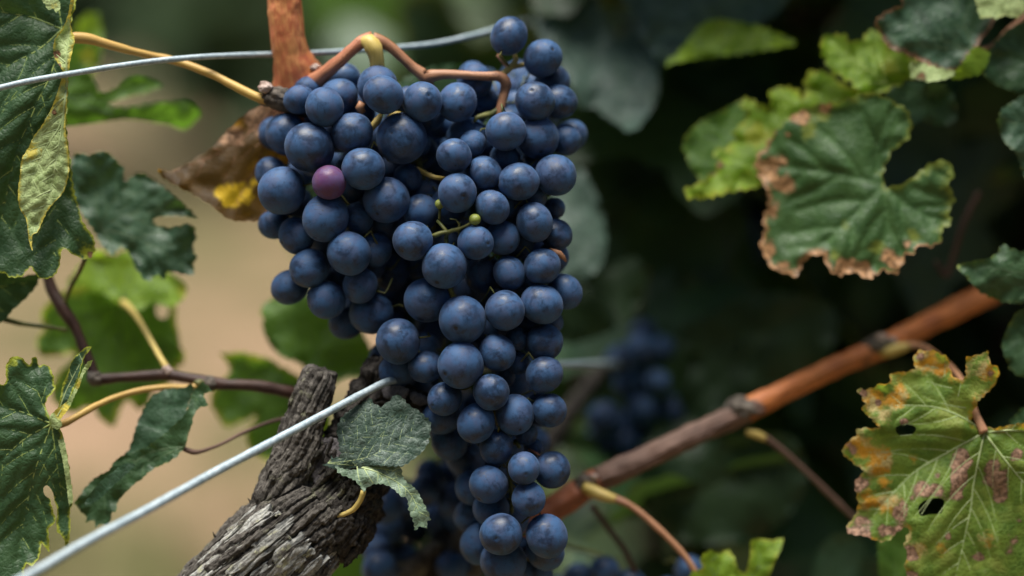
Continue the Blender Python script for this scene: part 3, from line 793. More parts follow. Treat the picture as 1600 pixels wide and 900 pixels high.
# stalk that carries the bunch
pix_tube('peduncle', [(482, 134, 60, 17), (496, 124, 46, 14), (512, 111, 34, 11.5), (530, 96, 24, 10), (552, 76, 22, 10), (568, 64, 24, 11), (582, 59, 26, 11)], M_STALK_R, bunch, rough=1.0, sides=20)
pix_tube('peduncle_bend', [(560, 72, 26, 7), (568, 66, 23, 11), (577, 66, 20, 14), (584, 76, 18, 14), (588, 92, 20, 11.5), (591, 125, 30, 11), (600, 170, 36, 8)], M_STALK_Y, bunch, rough=0.8, sides=20)['label'] = 'yellow bent part of the stalk'
pix_tube('side_stalk', [(582, 61, 26, 11), (598, 66, 27, 10), (612, 75, 28, 8.5), (626, 88, 30, 8), (642, 103, 32, 8), (657, 114, 33, 9.5), (667, 121, 33, 11), (676, 118, 28, 9.5), (700, 116, 24, 7.5), (740, 118, 22, 7), (768, 119, 24, 7.5), (780, 119, 28, 8.5), (789, 126, 32, 8.5), (790, 140, 38, 8), (785, 158, 36, 7), (780, 180, 36, 7.5), (776, 215, 50, 6)], M_STALK_T, bunch, rough=0.9, sides=18)
pix_tube('stub', [(666, 118, 33, 8), (672, 130, 34, 6), (674, 138, 35, 3)], M_STALK_T, bunch, rough=1)
pix_tube('stalk_twig', [(784, 118, 42, 5), (797, 106, 50, 5), (806, 96, 60, 4), (802, 80, 66, 3)], M_STALK_Y, bunch)
pix_tube('stalk_twig', [(797, 106, 50, 4), (815, 102, 60, 4), (835, 100, 70, 3)], M_STALK_Y, bunch)
pix_tube('stalk_twig', [(798, 108, 50, 4), (786, 96, 56, 3.5), (778, 86, 62, 3)], M_STALK_T, bunch)
pix_tube('stalk_twig', [(782, 168, 36, 4), (768, 178, 30, 4.5), (754, 181, 22, 4.5), (744, 184, 16, 3.5), (741, 190, 12, 2)], M_STALK_G, bunch, rough=1.2)
pix_tube('stalk_twig', [(786, 172, 34, 4), (800, 182, 34, 3), (815, 186, 40, 3)], M_STALK_G, bunch)
pix_tube('stalk_twig', [(648, 262, 30, 4), (665, 271, 10, 3.6), (680, 277, 2, 3.6), (693, 279, 12, 3.5)], M_STALK_Y, bunch)
pix_tube('stalk_twig', [(566, 176, 10, 6), (562, 168, 6, 7), (566, 160, 4, 6)], M_STALK_T, bunch)
pix_tube('stalk_twig', [(596, 178, 2, 3), (590, 188, -4, 6), (581, 200, -6, 5), (576, 212, 8, 3)], M_STALK_Y, bunch)
pix_tube('stalk_twig', [(606, 184, 4, 3), (616, 179, 2, 5), (626, 176, 6, 2)], M_STALK_Y, bunch)
# dried flowering tips with two undeveloped green berries
for pts in ([(700, 400, 4, 3), (697, 372, -30, 4), (702, 362, -40, 3.5), (716, 358, -46, 3), (730, 352, -48, 2.6), (740, 346, -50, 2.4)],
            [(702, 362, -40, 3), (690, 364, -38, 3.5), (680, 368, -36, 3.6), (674, 368, -35, 2)],
            [(716, 360, -44, 2.6), (718, 350, -48, 2), (712, 343, -52, 1.4), (703, 342, -54, 1.2)],
            [(700, 364, -36, 3), (690, 352, -30, 2.6), (684, 345, -22, 2.4)],
            [(697, 372, -32, 4), (698, 385, -30, 3), (700, 392, -24, 3)],
            [(686, 346, -22, 2), (687, 332, -26, 2), (687, 324, -26, 2)],
            [(712, 358, -42, 4), (722, 364, -36, 3.4), (730, 370, -26, 3)]):
    pix_tube('stalk_twig', pts, M_STALK_G, bunch, rough=1.0)
M_GB = plain('green_berry', (0.13, 0.19, 0.03), (0.30, 0.33, 0.06), 200, rough=0.35, spec=0.5, dark=(0.25, 0.10, 0.06))
gb = sphere_mesh(9, M_GB)
for x, y, z, r in ((742, 343, -50, 9), (687, 319, -30, 7.5)):
    o = link('green_berry', gb, bunch, P(x, y, z)); o.scale = (r * S,) * 3
    o['label'] = 'tiny undeveloped green berry'
pix_tube('stalk_twig', [(800, 695, 30, 3), (806, 690, 10, 4), (812, 700, 6, 3)], M_STALK_G, bunch)
pix_tube('stalk_twig', [(826, 702, 20, 2.0), (834, 706, 6, 1.8), (844, 712, 2, 1.6)], M_STALK_R, bunch)
# corky scar on one berry, on the right flank
pix_tube('cork_scar', [(858, 388, -2, 1.6), (866, 393, -8, 3.6), (874, 396, -8, 4.4), (880, 402, -3, 3.2), (884, 408, 4, 1.6)], M_STALK_T, bunch, rough=1.5)

# second bunch, behind and below
G2 = [(x * .35 + 380, y * .35 + 585, r * .35, l) for x, y, r, l in
      [(830,440,62,0.6),(930,440,62,0.6),(812,520,76,0),(948,565,82,0),(640,590,76,0),(985,640,80,0.4),(640,690,82,0.5),(600,790,70,0.3),(610,870,80,0),(730,600,66,1.5),(870,640,70,1.2),(560,640,60,1.5),(700,520,60,1.5),(880,540,70,1.5),
       (760,690,70,2),(900,740,74,1.4),(1000,760,80,1.2),(700,820,74,1),(1010,850,80,1),(930,860,70,0.6)]]
b2 = thing('grape_bunch', 'blurred bunch of blue grapes behind the old trunk and small dusty leaf', 'grape bunch', P(680, 690, 300))
place_bunch(G2, b2, 230, lambda y: (690, 90), GM, grng); flush_stems(b2, M_STALK_G)
pix_tube('rachis', [(690, 500, 330, 6), (690, 700, 330, 5), (680, 900, 330, 4)], M_STALK_G, b2)
# third, deep in the shade on the right
G3 = [(968,562,24,0),(1028,596,20,0),(945,655,28,.3),(1000,548,26,1),(1003,640,26,.8),(972,690,26,.6),(1010,700,24,1),(940,720,26,1),(985,600,26,1.2),(1050,640,22,1.5),(960,745,24,1.2),(1035,545,22,1.4),(1005,520,22,1.6),(925,690,22,1.4),(990,660,24,2)]
b3 = thing('grape_bunch', 'dim blurred grape bunch in the shade right of the main bunch', 'grape bunch', P(990, 500, 560))
place_bunch(G3, b3, 600, lambda y: (985, 60), GM, grng); flush_stems(b3, M_STALK_G)
pix_tube('rachis', [(1010, 420, 680, 6), (985, 560, 680, 5), (960, 740, 680, 4)], M_STALK_G, b3)
G4 = [(945,892,24,0),(905,905,26,.6),(985,915,26,.8),(875,925,26,.8),(1078,892,24,0),(1105,915,26,.6),(1045,925,24,.8),(930,940,26,1),(1010,950,26,1.2),(1070,950,26,1.2)]
b4 = thing('grape_bunch', 'tops of blurred grapes at the bottom edge below the orange cane', 'grape bunch', P(980, 870, 330))
place_bunch(G4, b4, 260, lambda y: (990, 60), GM, grng); flush_stems(b4, M_STALK_G)
pix_tube('rachis', [(860, 852, 330, 4), (900, 858, 320, 4), (960, 880, 320, 4), (1000, 930, 320, 4)], M_STALK_G, b4)
G5 = [(1000 + grng.uniform(-60, 190), 330 + grng.uniform(-60, 190), grng.uniform(20, 26), grng.uniform(0, 2)) for _ in range(26)]
b5 = thing('grape_bunch', 'almost black grape bunch deep in shade under the upper right leaves', 'grape bunch', P(1070, 230, 1060))
place_bunch(G5, b5, 980, lambda y: (1060, 60), GM, grng); flush_stems(b5, M_STALK_G)

# ================================================================== OLD TRUNK
def skeleton_mesh(name, chains, mat_fn, voxel=2.0, seed=0):
    """chains: lists of (x, y, z, r); voxel-joined into one body, then barked along the grain"""
    vv, ff, o = [], [], 0; segs = []
    for ci, ch in enumerate(chains):
        q = catmull(ch, 10); path = Pn(q[:, 0], q[:, 1], q[:, 2])
        V, T = tube_geo(path, q[:, 3] * S, 24, rough=0); vv.append(V); ff += [tuple(i + o for i in t) for t in T]; o += len(V)
        al = np.r_[0, np.cumsum(np.linalg.norm(np.diff(path, axis=0), axis=1))] / S
        for i in range(len(path) - 1): segs.append((path[i], path[i + 1], al[i], q[i, 3], q[i + 1, 3], ci))
    org = np.concatenate(vv).mean(0)
    me = mesh_from(name, np.concatenate(vv), ff, None, origin=org)
    tmp = bpy.data.objects.new('tmp', me); col.objects.link(tmp)
    md = tmp.modifiers.new('r', 'REMESH'); md.mode = 'VOXEL'; md.voxel_size = voxel * S; md.use_smooth_shade = True
    dg = bpy.context.evaluated_depsgraph_get(); ev = tmp.evaluated_get(dg)
    nm = bpy.data.meshes.new_from_object(ev); bpy.data.objects.remove(tmp)
    n = len(nm.vertices); co = np.empty(n * 3); nm.vertices.foreach_get('co', co); co = co.reshape(-1, 3) + org
    no = np.empty(n * 3); nm.vertex_normals.foreach_get('vector', no); no = no.reshape(-1, 3)
    best = np.full(n, 1e9); al = np.zeros(n); ar = np.zeros(n); cid = np.zeros(n, int); rad = np.ones(n)
    for a, b, s, r0, r1, ci in segs:
        d = b - a; L = np.linalg.norm(d); d = d / L
        t = np.clip((co - a) @ d, 0, L); pr = a + t[:, None] * d; off = co - pr; dist = np.linalg.norm(off, axis=1)
        rr = (r0 + (r1 - r0) * t / L) * S; sc = dist / rr; m = sc < best
        N = -Fn + d * Fn.dot(d); N /= np.linalg.norm(N); B = np.cross(d, N)
        ang = np.arctan2(off @ B, off @ N)
        best[m] = sc[m]; al[m] = s + t[m] / S; ar[m] = (ang * rr / S)[m]; cid[m] = ci; rad[m] = (rr / S)[m]
    return nm, co, no, al, ar, cid, rad, org

def strips(al, ar, W, Lb, seed, twist=0.0):
    u = (ar + twist * al) / W + 0.9 * vnoise(np.stack([al / 60, ar / 40, np.full(len(al), seed)], 1), seed)
    i = np.floor(u).astype(np.int64); f = u - i
    v = al / Lb + _hash(i, i * 0, i * 0, seed) * 9; j = np.floor(v).astype(np.int64); g = v - j
    h = _hash(i, j, i * 0 + 3, seed + 1)
    e = np.minimum(f, 1 - f) * W; e2 = np.minimum(g, 1 - g) * Lb
    return h, e, e2

trunk = thing('grapevine', 'gnarled grey old vine trunk with peeling bark at the bottom left of centre', 'grapevine', P(180, 3450, 120))
chains = [[(250, 1060, 30, 84), (330, 975, 22, 84), (400, 900, 14, 84), (450, 845, 12, 80), (505, 790, 20, 66)],
          [(500, 850, 40, 40), (520, 815, 22, 62), (545, 770, 30, 52), (560, 715, 50, 44)],
          [(420, 812, 12, 30), (440, 762, 4, 36), (462, 712, 4, 33), (478, 655, 8, 29), (492, 608, 12, 28), (500, 588, 14, 27), (502, 580, 14, 22)],
          [(545, 760, 30, 34), (540, 700, 34, 32), (556, 645, 40, 26), (585, 600, 46, 24), (592, 560, 50, 20)],
          [(560, 690, 50, 30), (590, 630, 46, 22), (625, 618, 34, 17), (660, 628, 34, 15), (690, 640, 44, 12)],
          [(505, 790, 25, 46), (512, 735, 20, 30), (528, 690, 26, 18)]]
nm, co, no, al, ar, cid, rad, org = skeleton_mesh('heartwood', chains, None, 2.0)
h1, e1, e1b = strips(al, ar, 15, 170, 3, -0.2); h2, e2, e2b = strips(al, ar, 5.5, 110, 5, -0.2)
amp = np.where(cid == 0, 1.0, np.where(cid == 2, 0.7, 0.85))
gn = fbm(co / S / 26, 4, 5)
disp = amp * (h1 * 8 - 6.5 * np.exp(-(e1 / 2.0) ** 2) - 4 * np.exp(-(e1b / 2.0) ** 2)) + amp * (h2 * 2.8 - 2.0 * np.exp(-(e2 / 1.2) ** 2)) + 4.5 * gn + 0.8 * fbm(co / S / 7, 3, 9)
knob = (cid != 0) & (cid != 2)
disp = disp + np.where(knob, 9 * fbm(co / S / 22, 3, 15) - 3 * np.abs(fbm(co / S / 9, 3, 17)), 0)
co2 = co + no * (disp * S)[:, None]
nm.vertices.foreach_set('co', (co2 - org).ravel())
for k_, a_ in (('along', al), ('around', ar)):
    at = nm.attributes.new(k_, 'FLOAT', 'POINT'); at.data.foreach_set('value', a_.astype(np.float32))
nm.materials.clear(); nm.materials.append(M_BARK); nm.materials.append(M_BARK_D)
pi = np.empty(len(nm.polygons), np.int32)
for p in nm.polygons:
    v0 = p.vertices[0]
    X_ = co[v0]; pi[p.index] = 1 if (knob[v0] or (cid[v0] == 2 and gn[v0] > 0.55)) else 0
nm.polygons.foreach_set('material_index', pi); nm.polygons.foreach_set('use_smooth', [True] * len(nm.polygons)); nm.update()
nm.name = 'heartwood'
link('heartwood', nm, trunk, org)
# the stem down to the ground
V, T = tube_geo(Pn(np.array([260, 200, 150, 170]), np.array([1050, 1500, 2300, 3500]), np.array([30, 60, 90, 120])), np.array([84, 92, 100, 125]) * S, 40, rough=9 * S)
solid('lower_stem', V, T, M_BARK, trunk)

# loose strips of bark lying on the log
def log_point(s, a, h):
    """s: 0..1 along the log, a: angle (0 faces the camera), h: height over its surface"""
    q = LOGQ; i = s * (len(q) - 1); p = np.stack([np.interp(i, np.arange(len(q)), q[:, k]) for k in range(4)], 1)
    d = LOGW[-1] - LOGW[0]; d = d / np.linalg.norm(d); N = -Fn + d * Fn.dot(d); N /= np.linalg.norm(N); B = np.cross(d, N)
    c = Pn(p[:, 0], p[:, 1], p[:, 2]); r = (p[:, 3] + h) * S
    return c + r[:, None] * (np.cos(a)[:, None] * N + np.sin(a)[:, None] * B)
def bark_slab(s0, s1, a0, a1, h, mat, seed, label=None):
    L = np.linalg.norm(LOGW[-1] - LOGW[0]) / S
    nu = max(8, int((s1 - s0) * L / 4)); nv = 7; rg = np.random.default_rng(seed)
    uu, vw = np.meshgrid(np.linspace(0, 1, nu), np.linspace(0, 1, nv), indexing='ij')
    e0 = 0.06 * n2(vw * 3.1, vw * 0 + seed, seed, 2); e1_ = 0.08 * n2(vw * 3.3, vw * 0 + seed + 5, seed, 2)
    s = s0 + (s1 - s0) * (uu * (1 + e1_ - e0) + e0)
    wob = 0.16 * n2(uu * 4, uu * 0 + seed, seed + 2, 3) * (1 if True else 0)
    wid = 0.55 + 0.45 * np.clip(np.minimum(uu, 1 - uu) * 5, 0, 1) ** 0.6
    a = (a0 + a1) / 2 + (a1 - a0) * ((vw - 0.5) * wid * (1 + 0.35 * n2(uu * 5 + 3, vw, seed + 4, 2)) + wob)
    tw = 0.55 * (s - 0.5)
    hh = h + 2.4 * n2(uu * (s1 - s0) * L / 14, vw * 5, seed + 6, 3) + 3.0 * np.clip(np.abs(uu - 0.5) * 2 - 0.75, 0, 1) * 4 * rg.uniform(0, .8)
    top = log_point(s.ravel(), (a + tw).ravel(), hh.ravel()); bot = log_point(s.ravel(), (a + tw).ravel(), (hh * 0 - 6).ravel())
    V = np.vstack([top, bot]); n = nu * nv; Fc = []
    for i in range(nu - 1):
        for j in range(nv - 1):
            q = (i * nv + j, (i + 1) * nv + j, (i + 1) * nv + j + 1, i * nv + j + 1); Fc.append(q)
    bd = [(0, j) for j in range(nv)] + [(i, nv - 1) for i in range(1, nu)] + [(nu - 1, j) for j in range(nv - 2, -1, -1)] + [(i, 0) for i in range(nu - 2, 0, -1)]
    for k in range(len(bd)):
        p, q = bd[k], bd[(k + 1) % len(bd)]; a_, b_ = p[0] * nv + p[1], q[0] * nv + q[1]; Fc.append((a_, b_, b_ + n, a_ + n))
    al_ = np.tile((s * L).ravel(), 2) + seed * 31; ar_ = np.tile((a * 80).ravel(), 2)
    o = solid('bark_strip', V, Fc, mat, trunk, attrs={'along': al_, 'around': ar_})
    o.data.polygons.foreach_set('use_smooth', [k < (nu - 1) * (nv - 1) for k in range(len(Fc))])
    return o
LOGQ = resample(catmull(chains[0][:4] + [(488, 806, 16, 72)], 8), 8); LOGW = Pn(LOGQ[:, 0], LOGQ[:, 1], LOGQ[:, 2])
srng = np.random.default_rng(3); sd = 0
for a in np.arange(-1.35, 1.5, 0.125):
    s = srng.uniform(0.18, 0.34)
    while s < 0.93:
        Ls = srng.uniform(0.18, 0.55); sd += 1
        if srng.random() < 0.82:
            bark_slab(s, min(s + Ls, 0.965 + srng.uniform(-.06, .02)), a + srng.normal(0, .03), a + srng.uniform(0.09, 0.20), srng.uniform(2.0, 9.0), M_BARK2 if srng.random() < .75 else M_BARK, sd)
        s += Ls * srng.uniform(0.8, 1.1) + 0.01
# flat mauve-grey plate of bark and a few flakes on the head
def flake(outline, z, mat, seed, thick=5, ax=0, ay=0, amp=3):
    J = np.mean(outline, 0)
    W, Fc, at, uv, _, _ = leaf_geo(outline, J, [], plane(z, J, ax, ay), amp=amp, per=9, spacing=5, seed=seed, pucker=0, wave=3.0, wavelen=18, veins=False)
    W2, *_ = leaf_geo(outline, J, [], plane(z + thick, J, ax, ay), amp=amp, per=9, spacing=5, seed=seed, pucker=0, wave=3.0, wavelen=18, veins=False)
    n = len(W); Fc = [tuple(f) for f in Fc]; cnt = {}
    for f in Fc:
        for k in range(3):
            e = (f[k], f[(k + 1) % 3]); cnt[e] = 1
    side = [(b, a, a + n, b + n) for (a, b) in cnt if (b, a) not in cnt]
    V = np.vstack([W, W2]); ln = (V - V[0]) / S
    return solid('bark_flake', V, Fc + side, mat, trunk, attrs={'along': ln @ np.array([0.6, 0, 0.8]), 'around': ln @ np.array([0.8, 0, -0.6])})
flake([(478, 706), (500, 688), (524, 684), (534, 700), (534, 730), (522, 752), (505, 768), (492, 756), (484, 732)], -8, M_BARK_P, 3, 8, 0.15, -0.1)
flake([(398, 772), (416, 752), (440, 748), (446, 770), (436, 796), (408, 800)], -22, M_BARK, 4, 8, 0.3, 0)
flake([(438, 720), (452, 700), (462, 706), (458, 740), (444, 760), (432, 752)], -30, M_BARK, 5, 6, 0.3, 0)
flake([(392, 778), (404, 756), (410, 762), (404, 790), (396, 806), (388, 800)], -8, M_BARK_D, 6, 6, 0.3, 0)
flake([(500, 800), (520, 780), (545, 790), (552, 820), (530, 850), (506, 836)], -36, M_BARK_D, 7, 9, -.1, 0.1, 5)
flake([(548, 735), (572, 740), (580, 770), (572, 805), (556, 800), (546, 770)], -14, M_BARK_D, 8, 9, -.2, 0.1, 5)
flake([(598, 606), (620, 602), (638, 608), (634, 622), (612, 626), (600, 620)], 10, M_BARK_P, 9, 6, 0, 0, 3)
flake([(642, 612), (664, 618), (672, 630), (655, 634), (642, 626)], 12, M_BARK_P, 10, 6, 0, 0, 3)
brng = np.random.default_rng(12)
for k in range(46):
    x, y = brng.uniform(495, 575), brng.uniform(690, 870)
    if k % 3 == 0: x, y = brng.uniform(455, 505), brng.uniform(600, 760)
    a = brng.uniform(-.5, .5) + 1.9; L = brng.uniform(10, 26); w_ = brng.uniform(3, 7); d = np.array([math.cos(a), math.sin(a)]); nn = np.array([-d[1], d[0]])
    c = np.array([x, y]); o = [c - d * L, c - d * L * .3 + nn * w_, c + d * L * .6 + nn * w_ * .8, c + d * L, c + d * L * .3 - nn * w_, c - d * L * .5 - nn * w_ * .7]
    cxr = 525 if x > 500 else 480
    flake([tuple(p) for p in o], -32 + abs(x - cxr) * 0.55 if x > 500 else -24 + abs(x - cxr) * .8, M_BARK_D if x > 500 else M_BARK, 20 + k, 8, brng.uniform(-.3, .3), brng.uniform(-.2, .2), 2)
for k in range(4):   # splinters sticking out of the left edge
    t = k / 3; x, y = 300 + 95 * t + brng.uniform(-6, 6), 880 - 100 * t + brng.uniform(-8, 8)
    a = brng.uniform(3.6, 4.9); L = brng.uniform(8, 24)
    pix_tube('splinter', [(x + 8, y + 8, 10, 4), (x + math.cos(a) * L * .5, y + math.sin(a) * L * .5, 6, 1.6), (x + math.cos(a) * L, y + math.sin(a) * L, 2, .5)], M_BARK_D, trunk, sides=6)

# blurred old arm behind
arm = thing('old_vine', 'blurred dark rough vine arm at the bottom edge beneath the grape bunch', 'old vine', P(690, 1500, 360))
for i, (ch, m) in enumerate(([[(560, 1120, 380, 60), (630, 960, 340, 55), (700, 880, 320, 50), (760, 830, 330, 42), (830, 800, 350, 34)], M_BARK_D], [[(600, 960, 290, 20), (650, 890, 280, 18), (690, 850, 285, 12)], M_BARK], [[(700, 900, 270, 14), (715, 850, 262, 13), (735, 820, 266, 12), (742, 860, 262, 12), (738, 900, 266, 10)], M_BARK])):
    pix_tube('old_wood' if i == 0 else 'bark_ridge', ch, m, arm, rough=9 if i == 0 else 6, sides=28)
pix_tube('old_wood', [(560, 1120, 380, 60), (540, 1900, 400, 66), (560, 3400, 420, 80)], M_BARK_D, arm, step=60, rough=8, sides=20)
# the arm that runs behind the bunch towards the right, out of focus
arm2 = thing('old_vine', 'out of focus dark vine arm right of the bunch, under the thin wire', 'old vine', P(870, 660, 420))
pix_tube('old_wood', [(800, 760, 560, 20), (860, 690, 590, 20), (905, 625, 620, 18), (960, 560, 700, 16), (1060, 480, 850, 13), (1180, 380, 1000, 11)], M_BARK_D, arm2, rough=3, sides=18)

# ================================================================== CANES
def node_blob(name, x, y, z, r, mat, parent, sx=1.0, seed=0):
    import bmesh
    bm = bmesh.new(); bmesh.ops.create_icosphere(bm, subdivisions=4, radius=1.0)
    c = np.array([v.co[:] for v in bm.verts]); c = c * (1 + 0.28 * fbm(c * 1.7 + seed, 3, seed))[:, None]; c[:, 0] *= sx
    fc = [tuple(v.index for v in f.verts) for f in bm.faces]; bm.free()
    W = c * r * S + np.array(P(x, y, z))
    return solid(name, W, fc, mat, parent, P(x, y, z))

cane = thing('vine_cane', 'upright smooth red-brown cane at the top, carrying the big bunch', 'vine cane', P(452, 160, 30))
pix_tube('shoot', [(438, -420, 60, 27), (440, -150, 50, 27), (443, -30, 50, 27), (447, 30, 54, 27.5), (451, 65, 58, 28), (455, 86, 64, 30), (461, 103, 70, 35), (467, 120, 80, 42), (469, 140, 90, 43), (468, 160, 96, 40), (466, 185, 104, 28)], M_CANE, cane, step=4, sides=72, rough=1.6, ribs=0.4)
node_blob('scar', 494, 106, 46, 7, M_BUD, cane, 1.3, 2)
node_blob('bud', 415, 136, 16, 9, M_BUD, cane, 1.2, 5)
node_blob('node', 430, 152, 26, 16, M_NODE, cane, 1.5, 8)
node_blob('node', 444, 158, 36, 15, M_NODE, cane, 1.6, 9)
pix_tube('node_stub', [(415, 150, 20, 10), (430, 156, 24, 12), (455, 165, 36, 14), (480, 170, 60, 14)], M_NODE, cane, rough=3)

rcane = thing('vine_cane', 'orange-brown cane rising diagonally to the right below the scorched leaf', 'vine cane', P(850, 800, 190))
RC = [(790, 850, 175, 22), (840, 812, 185, 22), (880, 785, 190, 21), (915, 762, 195, 21), (935, 750, 198, 20), (1040, 700, 215, 18), (1110, 668, 228, 18), (1165, 642, 240, 20), (1200, 624, 248, 18), (1280, 585, 275, 17), (1345, 556, 300, 17), (1378, 542, 310, 20), (1400, 531, 320, 18), (1480, 490, 360, 19), (1560, 452, 400, 19), (1700, 385, 470, 19)]
pix_tube('shoot', RC[:5], M_CANE_R, rcane, sides=64, rough=1.8, ribs=1.2)
pix_tube('shoot', RC[4:8], M_CANE_G, rcane, sides=64, rough=2.2, ribs=1.6)
pix_tube('shoot', RC[7:12], M_CANE_O, rcane, sides=64, rough=1.2, ribs=1.0)
pix_tube('shoot', RC[11:], M_CANE_O, rcane, sides=64, rough=1.5, ribs=1.0)
for x, y, z, r, m, sx in ((915, 752, 182, 13, M_NODE, 1.4), (1160, 640, 232, 20, M_NODE, 1.4), (1178, 636, 232, 14, M_CANE_G, 1.3), (1375, 541, 300, 18, M_NODE, 1.4)):
    node_blob('node', x, y, z, r, m, rcane, sx, int(x))
for x, y, z, r in ((927, 746, 172, 6), (1378, 528, 290, 8), (1395, 531, 292, 6)):
    node_blob('bud', x, y, z, r, M_BUD, rcane, 1.3, int(x))
def petiole(pts, mat, parent, swell=None, rough=0.6):
    o = pix_tube('petiole', pts, mat, parent, sides=14, rough=rough)
    if swell: pix_tube('petiole_base', swell, M_STALK_Y, o, sides=14, rough=0.8)
    return o
petiole([(915, 762, 172, 9), (935, 770, 165, 8.5), (955, 777, 160, 7), (985, 790, 152, 5.5), (1020, 818, 145, 5.5), (1055, 852, 140, 5), (1078, 880, 138, 5), (1092, 905, 138, 5)], M_STALK_T, rcane, [(912, 760, 170, 8), (925, 767, 165, 10.5), (942, 774, 160, 9.5), (962, 780, 157, 6.5)])
petiole([(1168, 676, 235, 5), (1185, 680, 236, 6), (1205, 690, 240, 5.5), (1250, 728, 250, 4.5), (1300, 776, 262, 5), (1340, 815, 272, 4.5)], M_CANE_G, rcane, [(1166, 675, 233, 5), (1180, 678, 233, 7), (1196, 685, 236, 5.5)])
petiole([(925, 790, 240, 5), (950, 825, 250, 5), (975, 860, 260, 5), (1000, 915, 270, 5)], M_CANE_D, rcane)
petiole([(1375, 546, 300, 8), (1396, 546, 292, 8), (1415, 540, 286, 6), (1440, 541, 270, 5), (1470, 560, 220, 4.5), (1500, 590, 150, 4.5), (1522, 640, 80, 5), (1536, 676, 52, 5)], M_STALK_T, rcane, [(1372, 548, 298, 8), (1390, 549, 290, 10), (1410, 543, 286, 8), (1422, 540, 282, 5)])

lcane = thing('vine_cane', 'thin dark brown zigzag shoot at left, running behind the lower wire', 'vine cane', P(470, 612, 120))
pix_tube('shoot', [(60, 380, 150, 8), (78, 445, 140, 9), (98, 482, 132, 11), (118, 512, 126, 9), (132, 548, 120, 8.5), (147, 585, 115, 10), (152, 598, 112, 12)], M_CANE_D, lcane, rough=1.0, sides=16)
pix_tube('shoot', [(143, 594, 113, 11), (175, 591, 110, 8.5), (220, 588, 108, 8.5), (262, 586, 105, 9.5), (300, 592, 100, 9), (330, 598, 96, 11), (345, 600, 95, 9.5), (400, 603, 98, 9.5), (440, 610, 104, 10), (490, 622, 112, 10)], M_CANE_D, lcane, rough=1.0, sides=16)
node_blob('node', 326, 599, 92, 12, M_NODE, lcane, 1.1, 4)
node_blob('node', 148, 592, 108, 12, M_NODE, lcane, 1.0, 6)
node_blob('bud', 262, 580, 104, 9, M_BUD, lcane, 1.0, 7)
node_blob('bud', 312, 598, 82, 5, M_STALK_G, lcane, 1.6, 9)

# ================================================================== WIRES
wire1 = thing('trellis_wire', 'thin galvanised wire crossing the top left behind the upright cane', 'wire', P(-40, 145, -60))
pix_tube('strand', [(-300, 190, -130, 4.8), (-40, 145, -66, 4.8), (60, 124, -45, 4.8), (200, 101, -12, 4.7), (300, 90, 12, 4.6), (400, 85.5, 70, 4.4), (440, 85, 86, 4.4), (500, 82, 95, 4.3), (600, 76, 130, 4.3), (680, 68, 165, 4.3), (740, 55, 200, 4.4), (790, 42, 330, 4.5), (850, 30, 800, 4.5), (950, 5, 1500, 4.5)], M_WIRE, wire1, step=6, sides=12, rough=0.25)
wire2 = thing('trellis_wire', 'thick pale wire rising from the bottom left corner over the old trunk', 'wire', P(40, 905, -330))
pix_tube('strand', [(-160, 1010, -420, 7.2), (30, 908, -335, 7.2), (130, 850, -285, 7.1), (230, 797, -225, 7.0), (330, 741, -165, 6.8), (430, 688, -105, 6.6), (520, 640, -52, 6.4), (575, 611, -22, 6.4), (604, 597, -4, 6.2), (640, 589, 40, 6), (720, 577, 130, 6), (880, 570, 270, 6), (930, 569, 420, 6), (975, 568, 640, 6), (1040, 567, 1200, 6), (1100, 566, 2600, 6)], M_WIRE, wire2, step=5, sides=14, rough=0.45)

# ================================================================== LEAVES AT LEFT
# big front leaf, top left; its petiole joins the node under the upright cane
J1 = (97, 46)
def zL1(x, y):
    x = np.asarray(x, float); y = np.asarray(y, float)
    z = 0 - 0.10 * (97 - x) + 0.03 * (y - 46) + 10 * np.sin((x + y) / 46.0)
    z = z + np.clip((x - 108) / 10, 0, 4) * 4
    return z
L1 = build_leaf(M_LF_DARK, [(-70, -80), (118, -60), (120, -5), (112, 30), (104, 70), (104, 110), (106, 150), (104, 200), (110, 250), (114, 288), (122, 322), (131, 350), (146, 370), (148, 392), (138, 405), (118, 400), (98, 388), (94, 410), (86, 430), (68, 436), (57, 430), (47, 416), (40, 426), (30, 433), (14, 433), (0, 424), (-40, 430), (-90, 420)],
   J1, [[(50, 27), (0, 18), (-60, 0)], [(60, 78), (16, 101), (-10, 122), (-60, 150)], [(82, 110), (62, 152), (50, 180), (25, 240), (5, 330), (-10, 400)], [(92, 14), (84, -10), (70, -50)], [(96, 160), (84, 260), (90, 340), (80, 420)]],
   zL1, parent=cane, label='large deep green leaf with one pale curled-over flap', name='leaf', spacing=4.5, amp=3, per=15, seed=1, sp2=46, pucker=5, wave=5, edge_y=0.85, ewid=3.5, brown=[(141, 397, 9, .9)], yellow=[(136, 395, 22, .9), (120, 372, 12, .5)], vr=(2.0, 1.0))
def flap(outline, J, tips, zf, parent, mat, seed, name='folded_flap', vm=None, **kw):
    W, Fc, at, uv, (vv, vf), _ = leaf_geo(outline, J, tips, zf, seed=seed, **kw)
    o = solid(name, W, Fc, mat, parent, P(J[0], J[1], 0), attrs=at, uv=uv)
    if vv is not None:           # keep to three levels: veins of a flap are joined beside it
        solid('flap_veins', vv, vf, vm or M_VEIN_P, parent, P(J[0], J[1], 0))
    return o
def zflap(x, y):
    x = np.asarray(x, float); y = np.asarray(y, float); c = np.interp(y, [0, 60, 130, 250, 400], [100, 92, 98, 72, 52])
    return -16 - 10 * np.cos(np.clip((x - c) / 40, -1.5, 1.5)) + 5 * np.sin(y / 17 + x / 9) * np.exp(-((y - 80) / 60) ** 2)
